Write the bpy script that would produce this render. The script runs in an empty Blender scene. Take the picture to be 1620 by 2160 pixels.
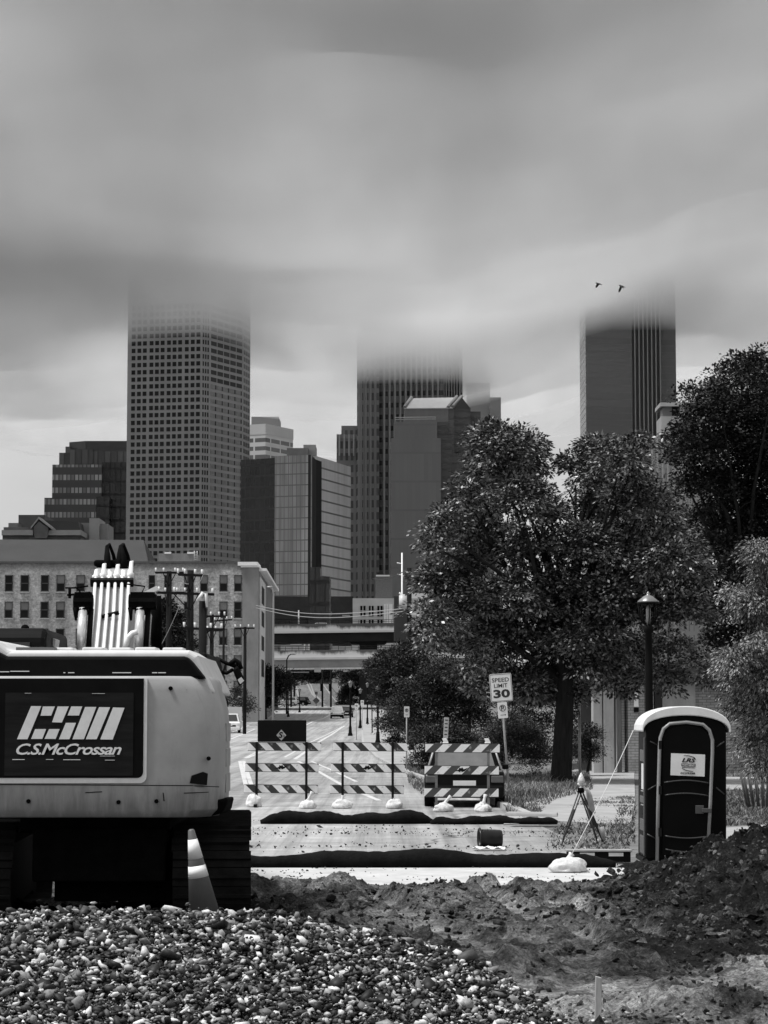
import bpy, bmesh, math, random
import numpy as np
from mathutils import Vector, Matrix, Euler, noise as mnoise
R = math.radians
random.seed(7)
rng = np.random.default_rng(11)
scene = bpy.context.scene
COL = scene.collection

# ------------------------------------------------------------------ camera
F = 4800.0                     # focal length in pixels of the 1620 x 2160 photograph
CAMZ = 2.1
TILT = math.atan(430.0 / F)
cam_d = bpy.data.cameras.new('camera')
cam = bpy.data.objects.new('camera', cam_d)
COL.objects.link(cam)
cam.location = (0, 0, CAMZ)
cam.rotation_euler = (R(90) + TILT, 0, 0)
cam_d.sensor_fit = 'VERTICAL'
cam_d.sensor_height = 36
cam_d.sensor_width = 27
cam_d.lens = 36 * F / 2160
cam_d.clip_start = 0.5
cam_d.clip_end = 20000
scene.camera = cam
CT, ST = math.cos(TILT), math.sin(TILT)

def at(px, py, Y):
    """the point at distance Y that the photograph shows at pixel (px, py)"""
    u, v = (px - 810) / F, (1080 - py) / F
    d = Vector((u, CT - v * ST, ST + v * CT))
    return Vector((0, 0, CAMZ)) + d * (Y / d.y)

TY = [-100, 100, 150, 200, 260, 310, 345, 380, 420, 470, 520, 600, 750, 900, 1100, 9000]
TZ = [0, 0, 0.15, 0.5, 1.05, 1.8, 2.8, 3.75, 4.1, 3.7, 4.6, 7.2, 12.8, 18.3, 20, 20]
def tz(y):
    return float(np.interp(y, TY, TZ))
def ground(px, py, lift=0.0):
    """the point of the terrain seen at pixel (px, py)"""
    lo, hi = 5.0, 380.0
    for _ in range(50):
        m = 0.5 * (lo + hi)
        if at(px, py, m).z > tz(m): lo = m
        else: hi = m
    p = at(px, py, lo); p.z = tz(lo) + lift
    return p

# ------------------------------------------------------------------ object helpers
def tag(o, label=None, cat=None, group=None, kind=None):
    if label: o['label'] = label
    if cat: o['category'] = cat
    if group: o['group'] = group
    if kind: o['kind'] = kind
    return o

def thing(name, label, cat, loc=(0, 0, 0), rz=0.0, group=None):
    o = bpy.data.objects.new(name, None)
    COL.objects.link(o)
    o.empty_display_size = 0.2
    o.location = loc
    o.rotation_euler = (0, 0, rz)
    return tag(o, label, cat, group)

def wloc(o):
    v = Vector((0, 0, 0))
    while o is not None:
        v += o.location; o = o.parent
    return v

def copy_tree(o, parent=None):
    c = o.copy(); COL.objects.link(c)
    if parent is not None:
        c.parent = parent
    for ch in list(o.children):
        copy_tree(ch, c)
    return c

class MB:
    """collects shapes of ONE part"""
    def __init__(s): s.v = []; s.f = []; s.sm = []; s.uv = {}
    def add(s, vs, fs, smooth=False):
        b = len(s.v)
        s.v += [tuple(p) for p in vs]
        for f in fs:
            s.f.append(tuple(b + i for i in f)); s.sm.append(smooth)
        return s
    def box(s, c, d, rz=0.0, rx=0.0, ry=0.0):
        M = Matrix.Translation(Vector(c)) @ Euler((rx, ry, rz)).to_matrix().to_4x4()
        x, y, z = d[0] / 2, d[1] / 2, d[2] / 2
        P = [M @ Vector(p) for p in ((-x,-y,-z),(x,-y,-z),(x,y,-z),(-x,y,-z),(-x,-y,z),(x,-y,z),(x,y,z),(-x,y,z))]
        return s.add(P, [(0,3,2,1),(4,5,6,7),(0,1,5,4),(1,2,6,5),(2,3,7,6),(3,0,4,7)])
    def bb(s, x0, x1, y0, y1, z0, z1):
        return s.box(((x0+x1)/2,(y0+y1)/2,(z0+z1)/2), (x1-x0,y1-y0,z1-z0))
    def hull8(s, P):
        return s.add(P, [(0,3,2,1),(4,5,6,7),(0,1,5,4),(1,2,6,5),(2,3,7,6),(3,0,4,7)])
    def quad(s, a, b, c, d): return s.add([a, b, c, d], [(0,1,2,3)])
    def wall(s, a, b, z0, z1, u0=0.0):
        """vertical wall with uv in metres"""
        a = Vector(a); b = Vector(b)
        L = (Vector((b.x, b.y)) - Vector((a.x, a.y))).length
        s.uv[len(s.f)] = [(u0, z0), (u0+L, z0), (u0+L, z1), (u0, z1)]
        s.add([(a.x,a.y,z0),(b.x,b.y,z0),(b.x,b.y,z1),(a.x,a.y,z1)], [(0,1,2,3)])
        return s
    def polyprism(s, pts, z0, z1):
        """vertical prism over a plan (counter-clockwise seen from above) with metre uv on its sides"""
        n = len(pts)
        for i in range(n):
            a, b = pts[i], pts[(i+1) % n]
            s.wall((a[0],a[1],0),(b[0],b[1],0), z0, z1)
        s.add([(p[0],p[1],z1) for p in pts], [tuple(range(n))])
        return s
    def tube(s, p0, p1, r0, r1=None, n=10, caps=True, smooth=True):
        r1 = r0 if r1 is None else r1
        return s.path([p0, p1], [r0, r1], n, caps, smooth)
    def path(s, pts, rad, n=8, caps=True, smooth=True, closed=False):
        pts = [Vector(p) for p in pts]
        if not hasattr(rad, '__len__'): rad = [rad] * len(pts)
        b = len(s.v); N = len(pts)
        up = None
        for i, p in enumerate(pts):
            if closed: t = pts[(i+1) % N] - pts[i-1]
            else: t = pts[min(i+1, N-1)] - pts[max(i-1, 0)]
            if t.length < 1e-9: t = Vector((0,0,1))
            t.normalize()
            if up is None:
                up = Vector((0,0,1)) if abs(t.z) < 0.9 else Vector((0,1,0))
            a = t.cross(up)
            if a.length < 1e-6: a = t.orthogonal()
            a.normalize(); c = a.cross(t).normalized(); up = c
            for k in range(n):
                th = 2*math.pi*k/n
                q = p + (a*math.cos(th) + c*math.sin(th)) * rad[i]
                s.v.append(tuple(q))
        for i in range(N if closed else N-1):
            j = (i+1) % N
            for k in range(n):
                k2 = (k+1) % n
                s.f.append((b+i*n+k, b+i*n+k2, b+j*n+k2, b+j*n+k)); s.sm.append(smooth)
        if caps and not closed:
            s.f.append(tuple(b+k for k in range(n))[::-1]); s.sm.append(False)
            s.f.append(tuple(b+(N-1)*n+k for k in range(n))); s.sm.append(False)
        return s
    def lathe(s, prof, c=(0,0,0), n=20, smooth=True):
        """profile [(r, z)] about a vertical axis"""
        b = len(s.v); c = Vector(c)
        for r, z in prof:
            for k in range(n):
                th = 2*math.pi*k/n
                s.v.append((c.x + r*math.cos(th), c.y + r*math.sin(th), c.z + z))
        for i in range(len(prof)-1):
            for k in range(n):
                k2 = (k+1) % n
                s.f.append((b+i*n+k, b+i*n+k2, b+(i+1)*n+k2, b+(i+1)*n+k)); s.sm.append(smooth)
        s.f.append(tuple(b+k for k in range(n))[::-1]); s.sm.append(False)
        s.f.append(tuple(b+(len(prof)-1)*n+k for k in range(n))); s.sm.append(False)
        return s
    def extrude(s, poly, axis, a0, a1):
        """2D polygon extruded along x ('x': pts are (y,z)), y ('y': pts are (x,z)) or z ('z': (x,y))"""
        def P(p, a):
            return (a, p[0], p[1]) if axis == 'x' else ((p[0], a, p[1]) if axis == 'y' else (p[0], p[1], a))
        n = len(poly)
        vs = [P(p, a0) for p in poly] + [P(p, a1) for p in poly]
        fs = [tuple(range(n)), tuple(range(2*n-1, n-1, -1))]
        fs += [(i, i+n, (i+1) % n + n, (i+1) % n) for i in range(n)]
        return s.add(vs, fs)
    def ball(s, c, r, nu=12, nv=8, sc=(1,1,1)):
        prof = [(math.sin(math.pi*i/nv), -math.cos(math.pi*i/nv)) for i in range(nv+1)]
        b = len(s.v)
        for q, z in prof:
            for k in range(nu):
                th = 2*math.pi*k/nu
                s.v.append((c[0]+r*sc[0]*q*math.cos(th), c[1]+r*sc[1]*q*math.sin(th), c[2]+r*sc[2]*z))
        for i in range(nv):
            for k in range(nu):
                k2 = (k+1) % nu
                s.f.append((b+i*nu+k, b+i*nu+k2, b+(i+1)*nu+k2, b+(i+1)*nu+k)); s.sm.append(True)
        return s
    def build(s, name, mat, parent=None, world=True, bevel=0.0, seg=2, fix=True, origin=None):
        me = bpy.data.meshes.new(name)
        off = Vector((0,0,0))
        if parent is not None and world: off = wloc(parent)
        loc = Vector((0,0,0))
        if origin is not None:
            loc = Vector(origin) - off if world else Vector(origin)
            off = Vector(origin)
        vs = [(v[0]-off.x, v[1]-off.y, v[2]-off.z) for v in s.v]
        me.from_pydata(vs, [], s.f)
        me.polygons.foreach_set('use_smooth', s.sm)
        if s.uv:
            uvl = me.uv_layers.new(name='uv')
            for fi, uvs in s.uv.items():
                p = me.polygons[fi]
                for k, li in enumerate(p.loop_indices): uvl.data[li].uv = uvs[k]
        elif fix:
            bm = bmesh.new(); bm.from_mesh(me)
            bmesh.ops.recalc_face_normals(bm, faces=bm.faces)
            bm.to_mesh(me); bm.free()
        for m in (mat if isinstance(mat, (list, tuple)) else [mat]): me.materials.append(m)
        o = bpy.data.objects.new(name, me); COL.objects.link(o)
        if parent is not None: o.parent = parent
        o.location = loc
        if bevel > 0:
            bv = o.modifiers.new('bevel', 'BEVEL'); bv.width = bevel; bv.segments = seg
            bv.limit_method = 'ANGLE'; bv.angle_limit = R(35); bv.harden_normals = False
        return o

def np_mesh(name, V, Fq, mat, parent=None, smooth=False, k=None, attr=None):
    """mesh object straight from numpy arrays; all faces with k corners"""
    V = np.asarray(V, np.float32).reshape(-1, 3); Fq = np.asarray(Fq, np.int32)
    k = Fq.shape[1]
    me = bpy.data.meshes.new(name)
    me.vertices.add(len(V)); me.vertices.foreach_set('co', V.ravel())
    me.loops.add(Fq.size); me.loops.foreach_set('vertex_index', Fq.ravel())
    me.polygons.add(len(Fq)); me.polygons.foreach_set('loop_start', np.arange(0, Fq.size, k, dtype=np.int32))
    me.polygons.foreach_set('loop_total', np.full(len(Fq), k, np.int32))
    me.polygons.foreach_set('use_smooth', np.full(len(Fq), bool(smooth)))
    if attr is not None:
        a = me.attributes.new('tone', 'FLOAT', 'POINT'); a.data.foreach_set('value', np.asarray(attr, np.float32))
    me.update(); me.validate()
    me.materials.append(mat)
    o = bpy.data.objects.new(name, me); COL.objects.link(o)
    if parent is not None: o.parent = parent
    return o

def text(name, body, size, mat, parent, loc, rot=(R(90),0,0), shear=0.0, bold=0.0, sx=1.0, spacing=1.0, align='CENTER', ext=0.002):
    cu = bpy.data.curves.new(name, 'FONT'); cu.body = body; cu.size = size
    cu.align_x = align; cu.align_y = 'CENTER'; cu.shear = shear; cu.offset = bold; cu.extrude = ext
    cu.space_character = spacing; cu.resolution_u = 3
    tmp = bpy.data.objects.new('tmp', cu); COL.objects.link(tmp)
    dg = bpy.context.evaluated_depsgraph_get()
    me = bpy.data.meshes.new_from_object(tmp.evaluated_get(dg))
    bpy.data.objects.remove(tmp); bpy.data.curves.remove(cu)
    me.name = name
    me.materials.clear(); me.materials.append(mat)
    o = bpy.data.objects.new(name, me); COL.objects.link(o)
    o.parent = parent; o.location = loc; o.rotation_euler = rot; o.scale = (sx, 1, 1)
    return o

# ------------------------------------------------------------------ materials
class NT:
    def __init__(s, name):
        s.m = bpy.data.materials.new(name); s.m.use_nodes = True
        s.t = s.m.node_tree; s.b = s.t.nodes['Principled BSDF']
    def n(s, typ, **kw):
        x = s.t.nodes.new(typ)
        for k, v in kw.items():
            if k.startswith('i_'):
                x.inputs[k[2:].replace('_', ' ')].default_value = v
            else: setattr(x, k, v)
        return x
    def l(s, a, b): s.t.links.new(a, b)
    def val(s, sock, x):
        if hasattr(x, 'is_output') or isinstance(x, bpy.types.NodeSocket): s.l(x, sock)
        else: sock.default_value = x
    def math(s, op, a, b=None, c=None, clamp=False):
        x = s.n('ShaderNodeMath', operation=op); x.use_clamp = clamp
        s.val(x.inputs[0], a)
        if b is not None: s.val(x.inputs[1], b)
        if c is not None: s.val(x.inputs[2], c)
        return x.outputs[0]
    def mix(s, f, a, b):
        """scalar mix"""
        x = s.n('ShaderNodeMix', data_type='FLOAT')
        s.val(x.inputs[0], f); s.val(x.inputs[2], a); s.val(x.inputs[3], b)
        return x.outputs[0]
    def ramp(s, f, lo, hi, a=0.0, b=1.0):
        x = s.n('ShaderNodeMapRange'); s.val(x.inputs[0], f)
        x.inputs[1].default_value = lo; x.inputs[2].default_value = hi
        x.inputs[3].default_value = a; x.inputs[4].default_value = b
        return x.outputs[0]
    def coord(s, kind='Object', scale=(1,1,1)):
        c = s.n('ShaderNodeTexCoord')
        mp = s.n('ShaderNodeMapping'); mp.inputs['Scale'].default_value = scale
        s.l(c.outputs[kind], mp.inputs[0]); return mp.outputs[0]
    def noise(s, co, scale, detail=4.0, rough=0.6):
        x = s.n('ShaderNodeTexNoise'); x.inputs['Scale'].default_value = scale
        x.inputs['Detail'].default_value = detail; x.inputs['Roughness'].default_value = rough
        s.l(co, x.inputs['Vector']); return x.outputs[0]
    def base(s, g):
        """grey base colour from a scalar"""
        if isinstance(g, (int, float)): s.b.inputs['Base Color'].default_value = (g, g, g, 1)
        else:
            x = s.n('ShaderNodeCombineColor')
            for i in range(3): s.l(g, x.inputs[i])
            s.l(x.outputs[0], s.b.inputs['Base Color'])
    def bump(s, h, strength=0.4, dist=0.02):
        x = s.n('ShaderNodeBump'); x.inputs['Strength'].default_value = strength
        x.inputs['Distance'].default_value = dist
        s.l(h, x.inputs['Height']); s.l(x.outputs[0], s.b.inputs['Normal'])

def M(name, v, rough=0.65, amt=0.25, sc=3.0, bump=0.0, bsc=30.0, metal=0.0, spec=0.5, stretch=(1,1,1), dirt=0.0, coat=0.0):
    """a plain grey material with uneven tone"""
    t = NT(name)
    co = t.coord('Object', stretch)
    n1 = t.noise(co, sc, 6.0, 0.65)
    g = t.math('MULTIPLY', t.ramp(n1, 0.25, 0.75, 1-amt, 1+amt), v)
    if dirt > 0:
        n2 = t.noise(co, sc*0.37, 8.0, 0.75)
        g = t.mix(t.ramp(n2, 0.5, 0.68, 0, dirt), g, v*0.35)
    t.base(g)
    t.b.inputs['Roughness'].default_value = rough
    t.b.inputs['Metallic'].default_value = metal
    t.b.inputs['Specular IOR Level'].default_value = spec
    if coat: t.b.inputs['Coat Weight'].default_value = coat; t.b.inputs['Coat Roughness'].default_value = 0.1
    if bump > 0: t.bump(t.noise(co, bsc, 5.0, 0.7), bump, 0.02)
    return t.m

BLACK = M('black paint', 0.005, 0.6, 0.4, 4.0, spec=0.08)
RUBBER = M('black rubber', 0.006, 0.9, 0.5, 8.0, bump=0.3, spec=0.06)
DARKM = M('dark metal', 0.010, 0.6, 0.4, 5.0, spec=0.12)
WHITE = M('white paint', 0.8, 0.5, 0.08, 6.0)
STEEL = M('galvanised steel', 0.35, 0.45, 0.25, 12.0, metal=0.3)
CHROME = M('bright rod', 0.75, 0.25, 0.1, 5.0, metal=0.5)

# ------------------------------------------------------------------ value noise for numpy
def _lat(seed, n=256):
    return np.random.default_rng(seed).random((n, n))
_L = [_lat(i) for i in range(8)]
def vnoise(x, y, seed=0):
    L = _L[seed % 8]
    xi = np.floor(x).astype(int); yi = np.floor(y).astype(int)
    fx = x - xi; fy = y - yi
    fx = fx*fx*(3-2*fx); fy = fy*fy*(3-2*fy)
    a = L[xi % 256, yi % 256]; b = L[(xi+1) % 256, yi % 256]
    c = L[xi % 256, (yi+1) % 256]; d = L[(xi+1) % 256, (yi+1) % 256]
    return (a*(1-fx)+b*fx)*(1-fy) + (c*(1-fx)+d*fx)*fy
def fbm(x, y, sc, oct=5, gain=0.5, seed=0):
    s = 0; a = 1; t = 0
    for o in range(oct):
        s = s + a*(vnoise(x*sc+17.3*o+50, y*sc-9.1*o+70, seed+o)-0.5); t += a; a *= gain; sc *= 2.03
    return s/t*2
# ------------------------------------------------------------------ light, sky
SUN_EL, SUN_AZ = 64.0, 256.0          # the light comes from high on the left
w = bpy.data.worlds.new('World'); scene.world = w; w.use_nodes = True
nt = w.node_tree; nt.nodes.clear()
out = nt.nodes.new('ShaderNodeOutputWorld'); bg = nt.nodes.new('ShaderNodeBackground')
sky = nt.nodes.new('ShaderNodeTexSky'); sky.sky_type = 'NISHITA'; sky.sun_disc = False
sky.sun_elevation = R(SUN_EL); sky.sun_rotation = R(SUN_AZ)
sky.air_density = 1.0; sky.dust_density = 4.0; sky.ozone_density = 1.0
bw = nt.nodes.new('ShaderNodeRGBToBW')
nt.links.new(sky.outputs[0], bw.inputs[0])
# overcast: the clear sky is evened out by a high layer of cloud
tc = nt.nodes.new('ShaderNodeTexCoord')
mp = nt.nodes.new('ShaderNodeMapping'); mp.inputs['Scale'].default_value = (1.0, 1.0, 2.2)
nz = nt.nodes.new('ShaderNodeTexNoise'); nz.inputs['Scale'].default_value = 5.0; nz.inputs['Detail'].default_value = 5.0
nz.inputs['Roughness'].default_value = 0.5
mr = nt.nodes.new('ShaderNodeMapRange'); mr.inputs[1].default_value = 0.3; mr.inputs[2].default_value = 0.7
mr.inputs[3].default_value = 5.2; mr.inputs[4].default_value = 7.2
mixn = nt.nodes.new('ShaderNodeMix'); mixn.data_type = 'FLOAT'; mixn.inputs[0].default_value = 0.8
nt.links.new(tc.outputs['Generated'], mp.inputs[0]); nt.links.new(mp.outputs[0], nz.inputs['Vector'])
nt.links.new(nz.outputs[0], mr.inputs[0])
nt.links.new(bw.outputs[0], mixn.inputs[2]); nt.links.new(mr.outputs[0], mixn.inputs[3])
nt.links.new(mixn.outputs[0], bg.inputs[0]); bg.inputs[1].default_value = 0.062
nt.links.new(bg.outputs[0], out.inputs[0])

sd = bpy.data.lights.new('sun', 'SUN'); sd.energy = 2.2; sd.angle = R(12); sd.color = (1, 1, 1)
sun = bpy.data.objects.new('sun', sd); COL.objects.link(sun)
az = R(SUN_AZ)
dirv = Vector((math.sin(az)*math.cos(R(SUN_EL)), math.cos(az)*math.cos(R(SUN_EL)), math.sin(R(SUN_EL))))
sun.rotation_euler = dirv.to_track_quat('Z', 'Y').to_euler()
sun.location = (0, -20, 60)

vs = scene.view_settings
scene.display_settings.display_device = 'sRGB'
vs.view_transform = 'Standard'; vs.look = 'None'; vs.exposure = 0.85; vs.gamma = 1.0
vs.use_curve_mapping = False
cy = scene.cycles
cy.max_bounces = 8; cy.diffuse_bounces = 3; cy.glossy_bounces = 3; cy.transmission_bounces = 4
cy.volume_bounces = 3; cy.transparent_max_bounces = 8
cy.use_denoising = True
try: cy.denoiser = 'OPENIMAGEDENOISE'
except Exception: pass
cy.sample_clamp_indirect = 4.0

# ------------------------------------------------------------------ low cloud that swallows the tops of the towers
def make_cloud():
    nx, ny = 90, 80
    X = np.linspace(-900, 900, nx); Y = np.linspace(330, 1840, ny)
    gx, gy = np.meshgrid(X, Y, indexing='ij')
    n = fbm(gx, gy, 1/230, 5, 0.5, 3)
    base = np.interp(gx, [-400, -140, 30, 90, 170, 400], [188, 196, 190, 204, 228, 232]) + 24*n + 7*fbm(gx, gy, 1/60, 3, .5, 6)
    # the base hangs lower over the middle tower than over the right one
    for (cx, cyy, zt) in ((-100, 1160, 203), (18, 1270, 196), (143, 1250, 226)):
        g = np.exp(-((gx-cx)/55)**2-((gy-cyy)/190)**2); base = base*(1-g)+(zt+5*n)*g
    base = base + 8*np.clip((gy-1320)/380, 0, 1)
    edge = np.minimum.reduce([(gx+900)/200, (900-gx)/200, (gy-330)/60, (1840-gy)/620, np.ones_like(gx)])
    top = base + .5 + 9*np.clip(edge, 0, 1)**1.9 + np.clip(edge, 0, 1)**1.9*np.clip(66 + 120*fbm(gx, gy*.8, 1/170, 4, 0.5, 5), 14, 190)
    V = np.concatenate([np.stack([gx, gy, base], -1).reshape(-1, 3), np.stack([gx, gy, top], -1).reshape(-1, 3)])
    idx = np.arange(nx*ny).reshape(nx, ny); T = nx*ny
    q = np.stack([idx[:-1, :-1], idx[1:, :-1], idx[1:, 1:], idx[:-1, 1:]], -1).reshape(-1, 4)
    faces = [q[:, ::-1], q + T]
    for a in (idx[0, :], idx[-1, ::-1], idx[::-1, 0], idx[:, -1]):
        faces.append(np.stack([a[:-1], a[1:], a[1:]+T, a[:-1]+T], -1))
    t = NT('cloud'); t.t.nodes.remove(t.b)
    pv = t.n('ShaderNodeVolumePrincipled'); pv.inputs['Density'].default_value = 0.021
    pv.inputs['Color'].default_value = (0.945, 0.945, 0.945, 1); pv.inputs['Anisotropy'].default_value = 0.3
    co = t.coord('Object', (1, .26, .9))
    n1 = t.noise(co, 1/62, 6, .66); n2 = t.noise(co, 1/260, 2, .5)
    nn = t.math('ADD', t.math('MULTIPLY', n1, .6), t.math('MULTIPLY', n2, .4))
    al = t.ramp(nn, .36, .60, .68, .988)          # cloud light and shade put into the scatter colour by noise
    cc = t.n('ShaderNodeCombineColor')
    for k in range(3): t.l(al, cc.inputs[k])
    t.l(cc.outputs[0], pv.inputs['Color'])
    t.l(pv.outputs[0], t.t.nodes['Material Output'].inputs['Volume'])
    o = np_mesh('low_cloud', V, np.concatenate(faces), t.m, smooth=True)
    tag(o, 'grey low cloud hiding the tops of the towers', 'cloud', kind='stuff')
    return o
make_cloud()

cy.volume_step_rate = 3.0
cy.volume_max_steps = 256
# ------------------------------------------------------------------ ground, road, pavements
def ground_mat():
    t = NT('ground soil')
    co = t.coord('Object')
    n1 = t.noise(co, 0.25, 8, 0.7); n2 = t.noise(co, 3.0, 8, 0.7)
    g = t.math('MULTIPLY', t.ramp(n1, 0.3, 0.7, 0.10, 0.24), t.ramp(n2, 0.3, 0.7, 0.6, 1.3))
    t.base(g); t.b.inputs['Roughness'].default_value = 0.95; t.b.inputs['Specular IOR Level'].default_value = 0.15
    t.bump(n2, 0.6, 0.05)
    return t.m
ys = np.concatenate([np.linspace(-60, 100, 12), np.arange(110, 1120, 10), [1500, 2500, 4500, 9000]])
xs = np.array([-5000, -1500, -600, -200, -60, -20, 0, 20, 60, 200, 600, 1500, 5000.])
gx, gy = np.meshgrid(xs, ys, indexing='ij')
gz = np.interp(gy, TY, TZ)
idx = np.arange(gx.size).reshape(gx.shape)
q = np.stack([idx[:-1, :-1], idx[1:, :-1], idx[1:, 1:], idx[:-1, 1:]], -1).reshape(-1, 4)
tag(np_mesh('ground', np.stack([gx, gy, gz], -1), q, ground_mat(), smooth=True), kind='structure')

# right kerb line of the street and its width
CY = [0, 28, 38, 53, 80, 110, 155, 200, 310, 380, 470, 520, 620, 800, 1000]
CX = [3.6, 3.4, 3.2, 2.65, 0.9, -0.4, -1.5, -2.0, -2.9, -4.4, -7.0, -8.6, -13.0, -20.5, -29.0]
def kerb(y): return float(np.interp(y, CY, CX))
def roadw(y): return float(np.interp(y, [0, 100, 310, 380, 470, 1000], [15.5, 15.0, 14.0, 12.5, 12, 12]))
def strip(name, mat, y0, y1, xa, xb, lift, step=4.0, kind='structure'):
    n = max(2, int((y1-y0)/step)+1)
    Y = np.linspace(y0, y1, n); V = []
    for y in Y:
        z = tz(y) + lift
        for k in range(5):
            f = k/4; V.append((xa(y)*(1-f)+xb(y)*f, y, z))
    i = np.arange(n*5).reshape(n, 5)
    q = np.stack([i[:-1, :-1], i[:-1, 1:], i[1:, 1:], i[1:, :-1]], -1).reshape(-1, 4)
    return tag(np_mesh(name, V, q, mat), kind=kind)
def road_mat():
    t = NT('worn asphalt')
    co = t.coord('Object'); cs = t.coord('Object', (0.35, 1.6, 1))
    n1 = t.noise(cs, 0.5, 8, 0.7); n2 = t.noise(co, 2.2, 10, 0.75); n3 = t.noise(co, 60, 3, 0.6)
    g = t.math('MULTIPLY', t.ramp(n1, 0.3, 0.7, 0.25, 0.43), t.ramp(n2, 0.3, 0.7, 0.75, 1.2))
    g = t.math('MULTIPLY', g, t.ramp(n3, 0.3, 0.7, 0.85, 1.15))
    tyre = t.noise(t.coord('Object', (2.6, .035, 1)), 1.0, 5, .7)
    g = t.math('MULTIPLY', g, t.ramp(tyre, .35, .6, .62, 1.12))
    patch = t.n('ShaderNodeTexVoronoi'); patch.inputs['Scale'].default_value = .11; t.l(t.coord('Object', (1.6, .45, 1)), patch.inputs['Vector'])
    sx_ = t.n('ShaderNodeSeparateColor'); t.l(patch.outputs['Color'], sx_.inputs[0])
    g = t.math('MULTIPLY', g, t.ramp(sx_.outputs[0], 0, 1, .8, 1.12))
    # tar-sealed cracks
    v = t.n('ShaderNodeTexVoronoi', feature='DISTANCE_TO_EDGE'); v.inputs['Scale'].default_value = 0.16
    wv = t.n('ShaderNodeVectorMath', operation='ADD'); nn = t.n('ShaderNodeTexNoise'); nn.inputs['Scale'].default_value = 0.8
    t.l(co, nn.inputs['Vector']); t.l(co, wv.inputs[0]); t.l(nn.outputs['Color'], wv.inputs[1]); t.l(wv.outputs[0], v.inputs['Vector'])
    crack = t.ramp(v.outputs['Distance'], 0.004, 0.012, 1, 0)
    crack = t.math('MULTIPLY', crack, t.ramp(t.noise(co, 0.2, 2), 0.45, 0.6, 0, 0.7), clamp=True)
    g = t.mix(crack, g, 0.05)
    # mud smears
    mud = t.ramp(t.noise(cs, 0.9, 9, 0.8), 0.56, 0.66, 0, 0.75)
    g = t.mix(mud, g, 0.10)
    t.base(g)
    t.b.inputs['Roughness'].default_value = 0.7
    t.b.inputs['Specular IOR Level'].default_value = 0.35
    t.bump(n3, 0.3, 0.01)
    return t.m
ROADM = road_mat()
strip('road', ROADM, 28.6, 1000, lambda y: kerb(y)-roadw(y), kerb, 0.010)
CONC = M('pale concrete', 0.34, 0.85, 0.2, 1.2, bump=0.15, bsc=40, dirt=0.5, spec=0.2)
KERBM = M('kerb concrete', 0.38, 0.85, 0.3, 2.0, bump=0.2, dirt=0.5, spec=0.2)

def kerb_strip(name, side, y0, y1):
    mb = MB(); Y = np.arange(y0, y1, 5.0)
    for a, b in zip(Y[:-1], Y[1:]):
        xa = kerb(a) if side > 0 else kerb(a)-roadw(a)-0.18
        xb = kerb(b) if side > 0 else kerb(b)-roadw(b)-0.18
        za, zb = tz(a), tz(b)
        mb.hull8([(xa,a,za-.05),(xa+.18,a,za-.05),(xb+.18,b,zb-.05),(xb,b,zb-.05),(xa,a,za+.13),(xa+.18,a,za+.13),(xb+.18,b,zb+.13),(xb,b,zb+.13)])
    tag(mb.build(name, KERBM), kind='structure')
kerb_strip('kerb_right', 1, 46, 420)
kerb_strip('kerb_left', -1, 60, 420)
strip('pavement_left', CONC, 60, 420, lambda y: kerb(y)-roadw(y)-5.5, lambda y: kerb(y)-roadw(y)-0.18, 0.115)
strip('pavement_right', CONC, 95, 420, lambda y: kerb(y)+0.18, lambda y: kerb(y)+3.6, 0.115)

def slab(name, pts, mat, lift, th=0.08):
    mb = MB(); P = [ground(*p) for p in pts]
    top = [(p.x, p.y, p.z+lift) for p in P]; bot = [(p.x, p.y, p.z-th) for p in P]
    n = len(P)
    mb.add(top+bot, [tuple(range(n)), tuple(range(2*n-1, n-1, -1))] + [(i, (i+1) % n, (i+1) % n+n, i+n) for i in range(n)])
    return tag(mb.build(name, mat), kind='structure')
slab('driveway', [(1062,1742),(1180,1735),(1330,1742),(1340,1690),(1338,1640),(1290,1640),(1130,1690),(1085,1700)], CONC, 0.030)
slab('footpath', [(1100,1668),(1338,1668),(1338,1614),(1240,1614),(1170,1640)], CONC, 0.020)
slab('footpath_east', [(1528,1775),(1700,1775),(1700,1735),(1528,1748)], CONC, 0.02)
slab('lot_east', [(1528,1668),(1700,1668),(1700,1640),(1528,1640)], CONC, 0.02)

# painted lines
def paint_mat():
    t = NT('worn road paint')
    co = t.coord('Object'); n = t.noise(co, 1.6, 8, 0.8)
    t.base(t.mix(t.ramp(n, 0.45, 0.66, 0, 0.9), 0.62, 0.3)); t.b.inputs['Roughness'].default_value = 0.6
    return t.m
PAINT = paint_mat()
def line(pts, wd=0.15):
    mb = MB(); G = [ground(*p) for p in pts]
    P = []
    for a, b in zip(G[:-1], G[1:]):
        n = max(2, int((b-a).length/6))
        P += [a.lerp(b, i/n) for i in range(n)]
    P.append(G[-1])
    L = []
    for i, p in enumerate(P):
        t = (P[min(i+1, len(P)-1)] - P[max(0, i-1)]); t.z = 0; t.normalize()
        s = Vector((-t.y, t.x, 0))*wd/2
        L.append(((p.x+s.x, p.y+s.y, tz(p.y)+.016), (p.x-s.x, p.y-s.y, tz(p.y)+.016)))
    for (a, b), (c, d) in zip(L[:-1], L[1:]): mb.quad(b, d, c, a)
    tag(mb.build('lane_marking', PAINT), kind='structure')
line([(727,1531),(672,1566),(622,1602)], .2)
line([(722,1533),(655,1566),(600,1598)], .14)
line([(628,1606),(668,1626),(720,1656),(800,1690)], .15)
line([(656,1606),(700,1625),(752,1650)], .13)
line([(506,1606),(512,1630),(519,1656)], .16); line([(514,1606),(521,1630),(529,1656)], .16)
line([(516,1600),(541,1587)], .14); line([(522,1600),(546,1588)], .14)
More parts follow.
